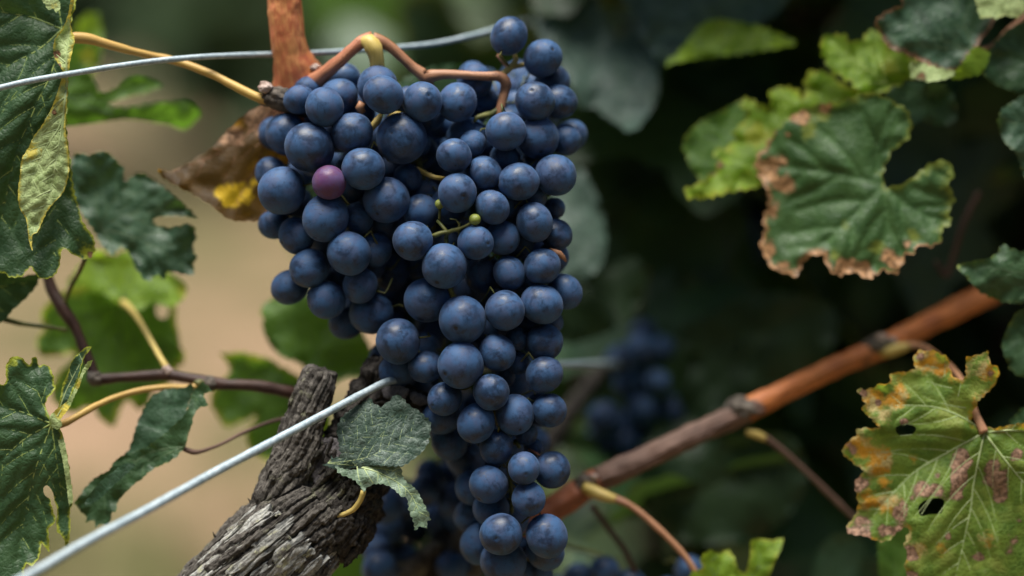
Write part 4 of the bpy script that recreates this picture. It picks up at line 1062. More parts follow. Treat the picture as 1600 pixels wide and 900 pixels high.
flap([(112, -30), (118, -20), (116, 0), (110, 28), (113, 50), (117, 62), (112, 85), (108, 108), (106, 135), (104, 165), (102, 195), (105, 225), (108, 250), (107, 275), (99, 300), (86, 315), (74, 330), (66, 347), (58, 364), (51, 366), (50, 382), (51, 393), (47, 384), (44, 366), (41, 343), (33, 330), (29, 318), (28, 300), (31, 275), (34, 248), (44, 232), (52, 214), (64, 198), (76, 178), (86, 155), (94, 130), (98, 112), (90, 98), (84, 86), (84, 66), (90, 54), (98, 44), (106, 24), (110, 0)],
     (104, 130), [[(98, 190), (88, 250), (78, 300), (58, 350)], [(96, 190), (70, 235), (44, 300)], [(98, 210), (104, 260)], [(104, 90), (108, 50), (113, 5)]], zflap, L1, M_LF_PALE, 2, spacing=4, amp=1.2, per=10, pucker=5, wave=3, wavelen=22, sp2=24, edge_y=0.8, ewid=4, yellow=[(50, 235, 34, .95), (96, 120, 26, .7), (92, 165, 24, .55)], brown=[(88, 84, 7, .8), (92, 104, 6, .8), (84, 175, 5, .7), (50, 232, 6, .6)], vr=(2.6, 1.5))
flap([(64, -30), (84, -30), (92, 0), (95, 12), (88, 20), (82, 12), (76, 17), (70, 6), (62, -8)], (80, -10), [[(86, 14)], [(76, 10)]], lambda x, y: x * 0 - 22, L1, M_LF_PALE, 3, spacing=4, amp=2, per=8, pucker=2, wave=3, wavelen=14, yellow=[(85, 8, 14, .6)])
petiole([(106, 60, -4, 7.5), (118, 59, 0, 9), (140, 61, 6, 8.5), (160, 67, 12, 7.4), (200, 78, 24, 6.4), (240, 88, 40, 6.2), (265, 93, 46, 6.2), (300, 104, 44, 6), (335, 118, 38, 6), (358, 130, 32, 6.4), (385, 144, 26, 7), (402, 152, 24, 7.4), (420, 157, 24, 8)], M_PETIOLE, L1)

# brown curled leaf behind the node
L9 = build_leaf(M_LF_BROWN, [(247, 262), (262, 268), (290, 256), (330, 232), (352, 208), (385, 178), (412, 164), (436, 168), (450, 200), (450, 300), (430, 345), (400, 346), (370, 346), (352, 340), (330, 322), (300, 304), (270, 288), (252, 276)],
   (432, 168), [[(360, 230), (270, 268)], [(400, 260), (360, 330)], [(430, 250), (410, 340)]],
   plane(115, (432, 168), 0.25, -0.1, 0.1, 0.05), parent=cane, label='dried brown curled leaf with a yellow patch', name='leaf', spacing=6, amp=2.5, per=18, seed=4, pucker=3, wave=12, wavelen=45, edge_b=0.0,
   yellow=[(362, 306, 28), (385, 300, 26), (345, 300, 18), (398, 285, 16, .8)], brown=[(400, 188, 42, .95), (365, 215, 34, .8), (425, 180, 30, .95)], vein_mat=M_STALK_T, vr=(1.5, .7), sp2=60)

# two-lobed green leaf behind the petiole
L2 = build_leaf(M_LF_MID, [(80, 60), (112, 66), (140, 66), (152, 72), (156, 98), (140, 112), (148, 128), (158, 148), (168, 146), (185, 136), (196, 124), (215, 120), (235, 124), (254, 134), (238, 140), (228, 146), (205, 150), (180, 158), (168, 166), (200, 168), (240, 162), (272, 160), (290, 158), (302, 164), (313, 180), (303, 190), (288, 202), (262, 194), (235, 190), (200, 186), (160, 190), (110, 196), (80, 190)],
   (95, 150), [[(160, 150), (250, 134)], [(180, 178), (305, 180)], [(130, 90)]], plane(230, (95, 150), 0.35, 0.0, 0, 0, fold=(0, 1, 170, 0.8)), label='bright green leaf with two narrow lobes behind the top wire at left', seed=5, amp=2.5, per=14, spacing=6, yellow=[(135, 88, 30)], vein_mat=M_VEIN_D, wave=6)
# dark blue-green leaf
L3 = build_leaf(M_LF_BLUE, [(112, 246), (124, 238), (140, 242), (152, 236), (168, 237), (182, 250), (193, 262), (194, 284), (204, 276), (212, 270), (224, 270), (240, 280), (255, 292), (272, 306), (290, 322), (308, 342), (285, 338), (260, 338), (240, 342), (240, 350), (262, 356), (285, 352), (298, 350), (306, 362), (305, 378), (300, 385), (307, 400), (302, 416), (303, 430), (282, 428), (262, 424), (256, 438), (246, 428), (232, 440), (218, 428), (208, 412), (204, 398), (190, 386), (176, 398), (160, 385), (146, 362), (135, 345), (120, 320), (112, 290)],
   (154, 357), [[(150, 300), (140, 245)], [(180, 310), (215, 280)], [(200, 335), (290, 328)], [(220, 375), (296, 418)], [(180, 380), (225, 430)]], plane(150, (154, 357), -0.15, -0.1, 0.05, 0.05), label='dark blue-green leaf hanging left of the brown curled leaf', seed=6, amp=3.5, per=14, spacing=5, vein_mat=M_VEIN_D, edge_y=0.5, ewid=3, wave=9, wavelen=50)
# large mid green leaf hanging under it, and its paler neighbour
L4 = build_leaf(M_LF_MID, [(64, 490), (80, 468), (104, 452), (135, 448), (165, 452), (200, 450), (240, 455), (272, 470), (276, 500), (283, 540), (290, 562), (276, 578), (262, 602), (240, 612), (232, 632), (215, 640), (202, 626), (190, 636), (178, 666), (158, 656), (142, 636), (110, 645), (82, 625), (85, 592), (110, 566), (118, 552), (92, 556), (64, 556), (57, 530), (68, 515)],
   (192, 470), [[(185, 540), (170, 650)], [(230, 520), (275, 570)], [(130, 500), (70, 540)], [(220, 560), (215, 630)], [(140, 560), (95, 620)], [(240, 470), (270, 480)]], plane(330, (192, 470), 0.1, 0.15), label='large translucent green leaf behind the dark zigzag shoot at left', seed=7, amp=3, per=16, spacing=7, holes=[[(245, 478), (258, 475), (265, 485), (258, 497), (247, 494)]], vein_mat=M_VEIN_D, edge_y=0.9, ewid=7, wave=10, brown=[(64, 545, 10)])
L4b = build_leaf(M_LF_BRIGHT, [(105, 445), (120, 420), (150, 392), (175, 400), (200, 392), (235, 410), (270, 430), (292, 448), (284, 470), (262, 480), (240, 472), (215, 486), (190, 480), (168, 462), (140, 456), (118, 455)],
   (190, 470), [[(160, 430), (150, 400)], [(230, 440), (285, 450)], [(200, 430), (205, 400)]], plane(300, (190, 470), -0.1, -0.3), label='pale green leaf just under the dark blue-green leaf', seed=8, amp=3, per=14, spacing=7, vein_mat=M_VEIN_D, yellow=[(285, 450, 30)], wave=8)
petiole([(192, 472, 290, 5.5), (210, 490, 230, 5), (232, 525, 170, 4.5), (250, 558, 120, 5), (262, 578, 106, 6)], M_STALK_Y, L4b)
# dark leaf at the left edge
L0 = build_leaf(M_LF_DARK, [(-60, 420), (0, 424), (30, 432), (60, 428), (56, 448), (36, 470), (18, 486), (4, 502), (-60, 540)], (-20, 450), [[(50, 440)], [(5, 495)]], plane(60, (-20, 450), 0.2, 0.0), label='dark leaf at the left edge under the big curled leaf', seed=9, amp=2, per=16, spacing=7)
petiole([(-20, 490, 60, 4), (5, 498, 80, 4.5), (30, 505, 100, 4), (70, 510, 110, 3.5), (105, 516, 124, 3.5)], M_STALK_G, L0)
petiole([(133, 404, 60, 4), (124, 425, 90, 3.5), (110, 450, 120, 3.5), (100, 478, 130, 3.5)], M_STALK_G, lcane)
# front leaf at lower left, its upper lobe folded up
J5 = (81, 662)
L5 = build_leaf(M_LF_DARK, [(-60, 560), (-20, 590), (4, 602), (10, 596), (9, 572), (20, 557), (36, 560), (46, 572), (50, 560), (56, 556), (62, 574), (68, 568), (78, 574), (84, 590), (84, 603), (88, 600), (84, 612), (74, 622), (71, 638), (78, 652), (94, 668), (99, 690), (106, 716), (110, 745), (114, 782), (109, 800), (110, 822), (106, 858), (98, 838), (90, 832), (88, 812), (90, 798), (84, 778), (80, 768), (76, 772), (86, 808), (86, 818), (76, 824), (77, 862), (65, 848), (62, 868), (50, 885), (40, 880), (37, 905), (30, 960), (-60, 960)],
   J5, [[(40, 685), (0, 720), (-50, 760)], [(55, 735), (40, 800), (30, 870)], [(50, 650), (20, 640), (-50, 630)], [(62, 620), (48, 580)], [(88, 720), (100, 800)]],
   lambda x, y: -12 + 0.06 * (x - 81) + 8 * np.sin(y / 60.0) + np.clip(x - 84, 0, 40) * 0.6, parent=None, label='dark green leaf in the lower left corner with a small hole', seed=10, spacing=4.5, amp=2.2, per=13, pucker=5, wave=5, edge_y=0.9, ewid=3, sp2=40, yellow=[(20, 565, 14, .7)], holes=[[(68, 762), (74, 758), (82, 768), (84, 780), (76, 778), (69, 772)]], vr=(2.0, 1.0))
flap([(81, 664), (90, 640), (94, 622), (98, 600), (105, 585), (112, 564), (124, 551), (136, 541), (144, 542), (133, 556), (127, 572), (123, 590), (116, 606), (104, 634), (96, 650), (92, 664), (86, 672)], (88, 655), [[(104, 610), (138, 544)]], lambda x, y: -16 - 0.25 * (x - 88), L5, M_LF_BLUE, 11, name='upturned_lobe', spacing=4, amp=0.8, per=10, edge_y=.9, ewid=2.5)
flap([(78, 650), (90, 638), (104, 628), (114, 612), (124, 590), (130, 576), (138, 564), (145, 562), (140, 574), (130, 586), (126, 600), (118, 616), (110, 634), (102, 646), (94, 656), (98, 664), (90, 672), (82, 668), (76, 660)], (90, 650), [[(112, 612), (138, 568)]], lambda x, y: -26 - 0.1 * (x - 88), L5, M_LF_PALE, 12, spacing=4, amp=1.4, per=8, wave=3, wavelen=16, yellow=[(96, 640, 22), (122, 600, 16)])
flap([(88, 672), (96, 674), (102, 695), (106, 720), (110, 745), (114, 784), (108, 790), (104, 760), (98, 720), (92, 695)], (94, 680), [], lambda x, y: x * 0 - 16, L5, M_LF_PALE, 13, spacing=4, amp=1.2, per=8, wave=2, wavelen=20, veins=False)
petiole([(90, 664, -8, 6), (104, 660, 0, 5.5), (125, 648, 14, 5.2), (150, 634, 32, 5.2), (180, 621, 52, 5), (215, 611, 70, 5), (255, 605, 82, 5), (290, 606, 90, 5), (316, 602, 94, 5)], M_PETIOLE, L5)
# folded leaf hanging from the thin petiole
J6 = (288, 698)
def zL6(x, y):
    x = np.asarray(x, float); y = np.asarray(y, float)
    return 40 + 0.12 * (288 - x) + 0.35 * np.abs((y - 698) * 0.75 + (x - 288) * 0.62) ** 1.0 * 0.3
L6 = build_leaf(M_LF_DARK, [(115, 787), (126, 772), (136, 758), (152, 744), (170, 735), (176, 725), (184, 716), (200, 708), (218, 703), (232, 698), (241, 690), (252, 682), (262, 674), (276, 660), (289, 648), (296, 630), (302, 612), (317, 597), (324, 602), (331, 611), (318, 616), (325, 634), (312, 636), (302, 650), (300, 664), (294, 676), (292, 688), (289, 698), (273, 716), (252, 727), (236, 735), (222, 748), (210, 756), (198, 768), (189, 777), (183, 786), (182, 800), (175, 799), (173, 814), (166, 822), (157, 817), (150, 825), (147, 812), (134, 817), (136, 806), (126, 800), (121, 790)],
   J6, [[(230, 710), (170, 760), (140, 800)], [(300, 650), (312, 612)], [(240, 720), (200, 745)]], zL6, label='narrow folded dark green leaf on a thin stalk, left of the old trunk', seed=14, spacing=4.5, amp=2, per=12, pucker=4, wave=5, edge_y=.45, ewid=2.5, vein_mat=M_VEIN_D)
flap([(192, 712), (200, 704), (206, 690), (213, 665), (224, 640), (240, 618), (262, 608), (284, 606), (300, 600), (302, 612), (292, 640), (288, 660), (262, 684), (236, 704), (210, 716)], J6, [[(250, 650), (285, 615)]], plane(66, J6, -0.1, -0.1), L6, M_LF_BLUE, 15, name='rear_lobe', spacing=5, amp=2.5, per=14, veins=False)
flap([(132, 788), (150, 760), (175, 738), (196, 724), (212, 726), (196, 742), (176, 760), (160, 776), (146, 786)], (200, 728), [], lambda x, y: x * 0 + 26, L6, M_LF_BLUE, 16, spacing=4, amp=1, per=14, veins=False)
petiole([(284, 700, 42, 3.5), (300, 706, 44, 4.2), (315, 705, 50, 3.2), (345, 694, 66, 2.9), (380, 676, 84, 2.9), (420, 660, 100, 3), (460, 650, 110, 3)], M_CANE_G, L6)
# two leaves between the shoot and the bunch
L7 = build_leaf(M_LF_MID, [(406, 487), (418, 472), (432, 463), (460, 455), (500, 470), (550, 500), (580, 545), (585, 570), (568, 590), (545, 588), (520, 600), (500, 596), (480, 584), (470, 568), (455, 562), (443, 559), (425, 544), (416, 528), (410, 512), (412, 500)],
   (482, 590), [[(460, 540), (425, 480)], [(500, 540), (520, 490)], [(540, 560), (570, 560)]], plane(280, (482, 590), 0.05, -0.1), label='green leaf under the left side of the bunch, above the trunk stub', seed=17, spacing=7, amp=3, per=15, vein_mat=M_VEIN_D, edge_y=.5, ewid=6, wave=8)
L8 = build_leaf(M_LF_MID, [(343, 553), (358, 552), (380, 550), (400, 556), (420, 560), (440, 572), (462, 584), (490, 600), (500, 640), (495, 690), (470, 700), (446, 700), (432, 714), (418, 722), (402, 712), (390, 700), (384, 680), (392, 662), (402, 648), (385, 656), (368, 664), (348, 666), (340, 650), (330, 636), (330, 615), (342, 596), (358, 584), (356, 568)],
   (462, 600), [[(400, 580), (350, 560)], [(400, 620), (345, 650)], [(440, 660), (415, 712)], [(480, 650), (480, 690)]], plane(320, (462, 600), -0.05, 0.1), label='green leaf with notched lower lobe behind the dark shoot, left of the trunk', seed=18, spacing=7, amp=3.5, per=15, vein_mat=M_VEIN_D, edge_y=.9, ewid=6, wave=8)
# small low leaves seen between branches
build_leaf(M_LF_BRIGHT, [(488, 690), (496, 660), (506, 640), (515, 650), (512, 690), (505, 730), (490, 740), (480, 715)], (505, 730), [[(502, 660)]], plane(180, (500, 700)), label='sliver of yellow-green leaf seen in the fork of the trunk', seed=19, spacing=7, amp=1, per=14, vein_mat=M_VEIN_D)
build_leaf(M_LF_MID, [(520, 880), (560, 855), (590, 870), (600, 920), (560, 960), (500, 940)], (560, 920), [[(570, 870)]], plane(380, (560, 900)), label='blurred green leaf at the bottom edge right of the trunk', seed=20, spacing=8, amp=3, per=14, vein_mat=M_VEIN_D)
# small dusty leaf on the trunk
J10 = (512, 724)
L10 = build_leaf(M_LF_DUSTY, [(530, 700), (527, 680), (527, 664), (536, 650), (545, 642), (560, 632), (572, 626), (577, 620), (586, 632), (594, 636), (606, 628), (620, 616), (630, 622), (640, 634), (652, 640), (664, 650), (673, 660), (672, 678), (668, 694), (658, 708), (645, 718), (630, 728), (610, 729), (585, 727), (560, 730), (530, 734), (514, 730), (504, 726), (518, 720), (516, 712), (522, 716), (532, 712)],
   J10, [[(560, 690), (600, 636)], [(580, 712), (655, 668)], [(545, 680), (548, 645)], [(580, 728), (640, 722)]], lambda x, y: -44 + 0.22 * np.abs(y - 726) - 0.05 * (x - 512) + 0.1 * np.clip(x - 600, 0, 99), label='small round dusty leaf with a drooping whitish lobe on the trunk', seed=21, spacing=3.2, amp=3, per=11, sp2=18, pucker=2.2, wave=3, wavelen=40, vein_mat=M_VEIN_P, vr=(0.8, 0.4))
flap([(523, 728), (532, 731), (545, 734), (556, 734), (568, 728), (580, 725), (600, 727), (625, 727), (628, 740), (634, 752), (650, 764), (660, 782), (668, 798), (673, 812), (667, 815), (668, 826), (656, 822), (649, 830), (645, 812), (638, 796), (637, 780), (625, 774), (615, 764), (604, 758), (590, 756), (576, 760), (568, 768), (562, 760), (556, 752), (550, 748), (538, 744), (528, 738)], (558, 729), [[(600, 742), (640, 770), (660, 815)], [(560, 745), (566, 762)], [(610, 735), (640, 755)], [(590, 738), (600, 755)]],
     lambda x, y: -46 + 0.03 * (x - 558) - 0.45 * (y - 727) * np.clip(1 - (y - 727) / 130, 0.1, 1), L10, M_LF_DUSTY2, 22, spacing=3.2, amp=2.6, per=10, pucker=2.2, wave=4, wavelen=24, sp2=16, vr=(1.3, 0.7), vm=M_VEIN_P)
petiole([(568, 766, -50, 4), (564, 780, -46, 4.4), (552, 796, -40, 4.4), (536, 804, -36, 4.2), (524, 806, -34, 4.8)], M_STALK_Y, L10)
node_blob('bud', 516, 804, -36, 7, M_BUD, L10, 1.4, 3)

# ================================================================== LEAVES AT RIGHT
def q3(pts): return [(1040 + x * .5, y * .5) for x, y in pts]
JR1 = (1380, 290)
def zR1(x, y):
    x = np.asarray(x, float); y = np.asarray(y, float)
    return 130 + 0.10 * (x - 1380) * -1 - 0.12 * (y - 290) + 0.0009 * ((x - 1380) ** 2) + 6 * np.sin(np.arctan2(y - 290, x - 1380) * 5) * np.clip(np.hypot(x - 1380, y - 290) / 120, 0, 1)
build_leaf(M_LF_SCORCH, q3([(280, 500), (310, 460), (345, 410), (380, 372), (430, 342), (480, 325), (530, 320), (590, 300), (640, 286), (700, 310), (760, 350), (768, 400), (752, 440), (712, 468), (688, 510), (678, 560), (690, 584), (720, 582), (770, 557), (800, 530), (840, 505), (880, 503), (902, 540), (885, 580), (905, 620), (885, 660), (892, 700), (862, 716), (866, 742), (832, 772), (790, 765), (780, 790), (750, 800), (722, 856), (680, 845), (632, 872), (590, 850), (540, 862), (508, 838), (490, 800), (460, 798), (432, 818), (412, 862), (370, 852), (332, 838), (310, 800), (295, 768), (310, 720), (305, 680), (320, 640), (315, 590), (290, 550)]),
   JR1, [[(1310, 270), (1200, 258)], [(1330, 340), (1245, 420)], [(1385, 360), (1355, 425)], [(1430, 330), (1475, 345)], [(1420, 285), (1485, 262)], [(1370, 230), (1400, 165)]], zR1, label='large round green leaf with scorched brown margin in the upper right', seed=30, spacing=5, amp=5, per=18, vein_mat=M_VEIN_D, sp2=44, pucker=5, wave=6, edge_b=0.85, ewid=8, edge_mask=lambda x, y: np.clip(np.maximum((1235 - x) / 30, (y - 365) / 20), 0.2, 1), edge_y=0.8, brown=[(1200, 262, 34), (1225, 285, 26, .9), (1205, 330, 20), (1205, 390, 26), (1225, 412, 20), (1320, 420, 26), (1350, 425, 24), (1395, 405, 24), (1415, 385, 20), (1245, 185, 16), (1290, 165, 12), (1230, 210, 14)], yellow=[(1265, 205, 30, .75), (1285, 180, 24, .7), (1300, 400, 26, .8), (1370, 385, 26, .8), (1430, 370, 26, .8), (1320, 350, 16, .6)], vr=(1.3, .7))
build_leaf(M_LF_BRIGHT, q3([(60, 612), (58, 592), (110, 568), (150, 540), (165, 500), (150, 470), (210, 450), (215, 410), (250, 370), (238, 308), (290, 320), (330, 345), (328, 282), (400, 275), (432, 310), (436, 240), (470, 220), (510, 230), (560, 265), (600, 280), (610, 330), (520, 360), (420, 390), (340, 470), (320, 560), (300, 582), (200, 602), (110, 622)]),
   (1290, 240), [[(1190, 260), (1085, 302)], [(1200, 210), (1165, 165)], [(1250, 190), (1220, 150)], [(1290, 180), (1275, 120)]], plane(190, (1290, 240), -0.15, -0.35), label='bright yellow-green leaf edge showing behind the scorched leaf on its left', seed=31, spacing=5.5, amp=7, per=18, vein_mat=M_VEIN, sp2=36, wave=12, wavelen=40, edge_y=.8, ewid=7, brown=[(1112, 268, 14), (1125, 258, 10), (1185, 170, 5)], yellow=[(1180, 210, 38, .9), (1140, 235, 16), (1170, 270, 16, .7)])
build_leaf(M_LF_MID, q3([(55, 440), (85, 400), (120, 372), (160, 356), (190, 340), (235, 318), (270, 360), (262, 420), (230, 470), (200, 520), (160, 545), (125, 570), (90, 540), (65, 490)]),
   (1150, 240), [[(1110, 215), (1075, 225)], [(1130, 200), (1150, 165)]], plane(260, (1150, 240), -0.1, -0.2), label='mid green leaf lobe farthest left in the upper right leaf group', seed=32, spacing=6, amp=4, per=14, vein_mat=M_VEIN_D, edge_y=.6, ewid=6, wave=8)
build_leaf(M_LF_BRIGHT, q3([(484, 152), (490, 115), (520, 108), (552, 105), (580, 125), (604, 130), (625, 108), (652, 90), (690, 130), (705, 158), (742, 148), (770, 180), (795, 190), (776, 240), (720, 268), (680, 290), (640, 300), (612, 300), (590, 270), (560, 245), (520, 225), (495, 185)]),
   (1385, 130), [[(1330, 90), (1295, 65)], [(1350, 130), (1330, 140)], [(1375, 90), (1368, 60)]], plane(170, (1385, 130), -0.1, -0.3), label='bright green toothed leaf between the scorched leaf and the dark one above', seed=33, spacing=5.5, amp=6.5, per=17, vein_mat=M_VEIN, edge_y=.7, ewid=6, wave=12, wavelen=36, yellow=[(1390, 105, 28, .7)], holes=[])
L_R4 = build_leaf(M_LF_BLUE, q3([(720, -60), (735, -10), (742, 12), (700, 30), (670, 50), (652, 72), (668, 100), (690, 140), (715, 158), (760, 172), (790, 188), (850, 215), (912, 222), (945, 180), (990, 120), (1030, 60), (1040, -60)]),
   (1520, 78), [[(1450, 55), (1400, 30)], [(1470, 75), (1390, 70)], [(1500, 20), (1480, -20)]], plane(140, (1520, 78), 0.05, -0.05), label='dark green leaf with brown left margin at the top right', seed=34, spacing=6, amp=3.5, per=15, vein_mat=M_VEIN_D, edge_b=.75, ewid=7, wave=8)
flap(q3([(768, 188), (800, 196), (850, 212), (905, 222), (890, 242), (860, 250), (820, 256), (800, 250), (770, 244), (762, 215)]), (1480, 108), [], lambda x, y: x * 0 + 118, L_R4, M_LF_PALE, 35, spacing=5, amp=3, per=12, veins=False, wave=5, brown=[(1440, 120, 14, .7)])
flap(q3([(888, 246), (920, 205), (960, 150), (985, 150), (1012, 165), (1005, 200), (985, 230), (930, 245)]), (1510, 100), [], lambda x, y: x * 0 + 126, L_R4, M_LF_BRIGHT, 36, spacing=5, amp=3, per=12, veins=False, wave=5)
petiole([(1520, 78, 136, 4), (1550, 72, 150, 4.5), (1575, 48, 170, 4.5), (1610, 20, 190, 4.5)], M_STALK_T, L_R4)
build_leaf(M_LF_PALE, [(1523, -40), (1526, 8), (1534, 30), (1545, 26), (1556, 30), (1570, 24), (1590, 28), (1604, 16), (1640, 10), (1640, -40)], (1580, -30), [[(1540, 22)], [(1570, 22)], [(1600, 12)]], plane(120, (1580, -30), 0, -0.1), label='pale yellowish leaf tip in the top right corner', seed=37, spacing=5, amp=3, per=12, vein_mat=M_VEIN_P, brown=[(1535, 20, 9, .8)], edge_y=.5)
RS = [([(1536, 110), (1545, 82), (1562, 58), (1590, 38), (1660, 20), (1660, 160), (1604, 152), (1575, 140), (1548, 128)], (1640, 100), [[(1560, 90)], [(1590, 140)]], 150, 'dark green leaf at the right edge, just below the pale corner leaf', M_LF_DARK),
      ([(1562, 175), (1580, 160), (1610, 145), (1660, 140), (1660, 290), (1612, 290), (1598, 268), (1588, 240), (1570, 222), (1560, 198)], (1650, 200), [[(1570, 190)], [(1600, 270)]], 120, 'blue-green toothed leaf at the right edge beside the scorched leaf', M_LF_BLUE),
      ([(1494, 416), (1520, 408), (1545, 404), (1560, 394), (1568, 381), (1590, 392), (1660, 400), (1660, 480), (1600, 475), (1562, 470), (1530, 455), (1510, 432)], (1650, 440), [[(1560, 420), (1500, 416)], [(1570, 400)], [(1550, 460)]], 110, 'dark pointed leaf at the right edge above the autumn leaf', M_LF_DARK),
      ([(1566, 536), (1580, 502), (1600, 482), (1660, 478), (1660, 600), (1604, 588), (1585, 584), (1572, 560)], (1650, 540), [[(1575, 530)]], 130, 'dark rounded leaf at the right edge just right of the autumn leaf tip', M_LF_DARK),
      ([(1578, 665), (1590, 645), (1604, 636), (1660, 630), (1660, 700), (1600, 690)], (1650, 670), [[(1585, 662)]], 130, 'small dark leaf at the right edge behind the autumn leaf', M_LF_DARK)]
for i, (o_, J, tp, z, lb, m) in enumerate(RS):
    build_leaf(m, o_, J, tp, plane(z, J, 0.1, 0.0), label=lb, seed=40 + i, spacing=6, amp=3.5, per=13, vein_mat=M_VEIN_D, edge_y=.5, ewid=4, wave=7)
# autumn leaf, lower right
def q4(pts): return [(1160 + x * .5556, 400 + y * .5556) for x, y in pts]
JA = q4([(680, 497)])[0]
def zA(x, y):
    x = np.asarray(x, float); y = np.asarray(y, float); r = np.hypot(x - JA[0], y - JA[1])
    return 30 + 0.05 * (JA[0] - x) + 0.02 * (y - JA[1]) + 9 * np.sin(np.arctan2(y - JA[1], x - JA[0]) * 5 + .6) * np.clip(r / 120, 0, 1) + 0.00012 * r * r
LA = build_leaf(M_LF_AUTUMN, q4([(322, 374), (345, 376), (372, 368), (392, 358), (415, 358), (416, 332), (445, 326), (478, 322), (486, 318), (481, 282), (500, 265), (522, 268), (540, 262), (556, 276), (576, 280), (582, 310), (592, 338), (610, 348), (626, 344), (628, 310), (630, 284), (650, 280), (672, 276), (688, 264), (696, 298), (706, 308), (722, 312), (716, 350), (705, 368), (688, 386), (668, 404), (656, 424), (646, 445), (648, 470), (700, 484), (740, 478), (790, 470), (900, 470), (900, 960), (468, 960), (470, 925), (456, 870), (464, 845), (455, 812), (462, 790), (470, 775), (468, 762), (440, 772), (412, 800), (380, 802), (352, 790), (325, 785), (298, 780), (294, 758), (318, 728), (325, 690), (316, 650), (318, 630), (342, 606), (325, 592), (300, 572), (279, 550), (300, 520), (320, 505), (322, 486), (355, 484), (385, 484), (372, 470), (362, 456), (348, 446), (334, 430), (345, 415)]),
   JA, [q4([(620, 455), (540, 425), (430, 420)]), q4([(560, 562), (470, 620), (360, 740)]), q4([(650, 640), (640, 720), (600, 900)]), q4([(760, 600), (830, 680)]), q4([(760, 490), (880, 500)]), q4([(610, 400), (540, 300)])], zA, label='big green autumn leaf with orange lobe, tan tip and brown blotches', seed=50, spacing=4.2, amp=3.2, per=13, sp2=34, pucker=3.4, wave=6, vein_mat=M_VEIN_P, vr=(2.2, 1.0),
   holes=[q4([(432, 482), (460, 472), (488, 482), (480, 500), (452, 506), (436, 500)]), q4([(497, 700), (530, 682), (564, 684), (566, 706), (558, 724), (530, 726), (500, 730)])],
   brown=[(*q4([(618, 580)])[0], 20), (*q4([(606, 625)])[0], 19), (*q4([(598, 668)])[0], 17), (*q4([(550, 618)])[0], 15), (*q4([(545, 650)])[0], 17), (*q4([(505, 662)])[0], 21), (*q4([(700, 592)])[0], 15), (*q4([(712, 625)])[0], 18), (*q4([(732, 665)])[0], 19), (*q4([(772, 555)])[0], 14), (*q4([(780, 745)])[0], 20), (*q4([(666, 850)])[0], 14), (*q4([(680, 885)])[0], 14), (*q4([(580, 790)])[0], 9), (*q4([(765, 800)])[0], 26),
          (*q4([(345, 745)])[0], 34), (*q4([(400, 770)])[0], 26), (*q4([(440, 730)])[0], 22, .8), (*q4([(330, 650)])[0], 18, .8), (*q4([(310, 550)])[0], 22, .7), (*q4([(470, 840)])[0], 16, .9), (*q4([(480, 910)])[0], 18), (*q4([(382, 412)])[0], 6), (*q4([(455, 466)])[0], 8), (*q4([(340, 385)])[0], 10, .8), (*q4([(700, 330)])[0], 12, .9), (*q4([(500, 285)])[0], 9, .75)],
   yellow=[(*q4([(380, 570)])[0], 40), (*q4([(320, 520)])[0], 30), (*q4([(400, 700)])[0], 36, .9), (*q4([(480, 570)])[0], 18, .6), (*q4([(700, 800)])[0], 30, .6), (*q4([(560, 830)])[0], 30, .6), (*q4([(360, 400)])[0], 32), (*q4([(440, 370)])[0], 28), (*q4([(520, 300)])[0], 26), (*q4([(560, 320)])[0], 16), (*q4([(690, 320)])[0], 26), (*q4([(340, 550)])[0], 40, .9), (*q4([(350, 690)])[0], 34), (*q4([(500, 820)])[0], 26, .8), (*q4([(400, 640)])[0], 20, .7), (*q4([(430, 400)])[0], 24), (*q4([(400, 450)])[0], 20, .8)], edge_y=.7, ewid=8)
pix_tube('petiole', [(JA[0], JA[1], 28, 8), (1528, 655, 34, 6.5), (1520, 638, 40, 5.5), (1510, 615, 60, 5)], M_STALK_T, LA)
# bright little leaf at the bottom edge on the end of its petiole
build_leaf(M_LF_BRIGHT, [(1075, 960), (1078, 898), (1090, 892), (1097, 888), (1094, 872), (1104, 862), (1112, 858), (1124, 866), (1136, 858), (1148, 872), (1154, 892), (1164, 896), (1172, 868), (1174, 844), (1196, 842), (1210, 844), (1224, 840), (1220, 858), (1210, 880), (1202, 905), (1190, 960)], (1130, 950), [[(1115, 900), (1112, 865)], [(1170, 910), (1200, 850)]], plane(130, (1130, 950), 0.1, -0.1), parent=None, label='small bright green leaf at the bottom edge where the tan stalk ends', seed=60, spacing=5, amp=2.5, per=12, vein_mat=M_VEIN_D, edge_y=.7, ewid=5, yellow=[(1095, 885, 18)], wave=8)
build_leaf(M_LF_BLUE, [(1262, 960), (1268, 900), (1280, 860), (1300, 838), (1330, 834), (1350, 850), (1340, 900), (1330, 960)], (1300, 950), [[(1310, 850)]], plane(420, (1300, 950)), label='blurred grey-green leaf at the bottom edge left of the autumn leaf', seed=61, spacing=8, amp=3, vein_mat=M_VEIN_D)
build_leaf(M_LF_MID, [(1372, 845), (1400, 825), (1425, 835), (1425, 960), (1385, 960)], (1400, 950), [[(1400, 850)]], plane(200, (1400, 950)), label='plain green leaf strip tucked against the autumn leaf at the bottom', seed=62, spacing=8, amp=2, vein_mat=M_VEIN_D)
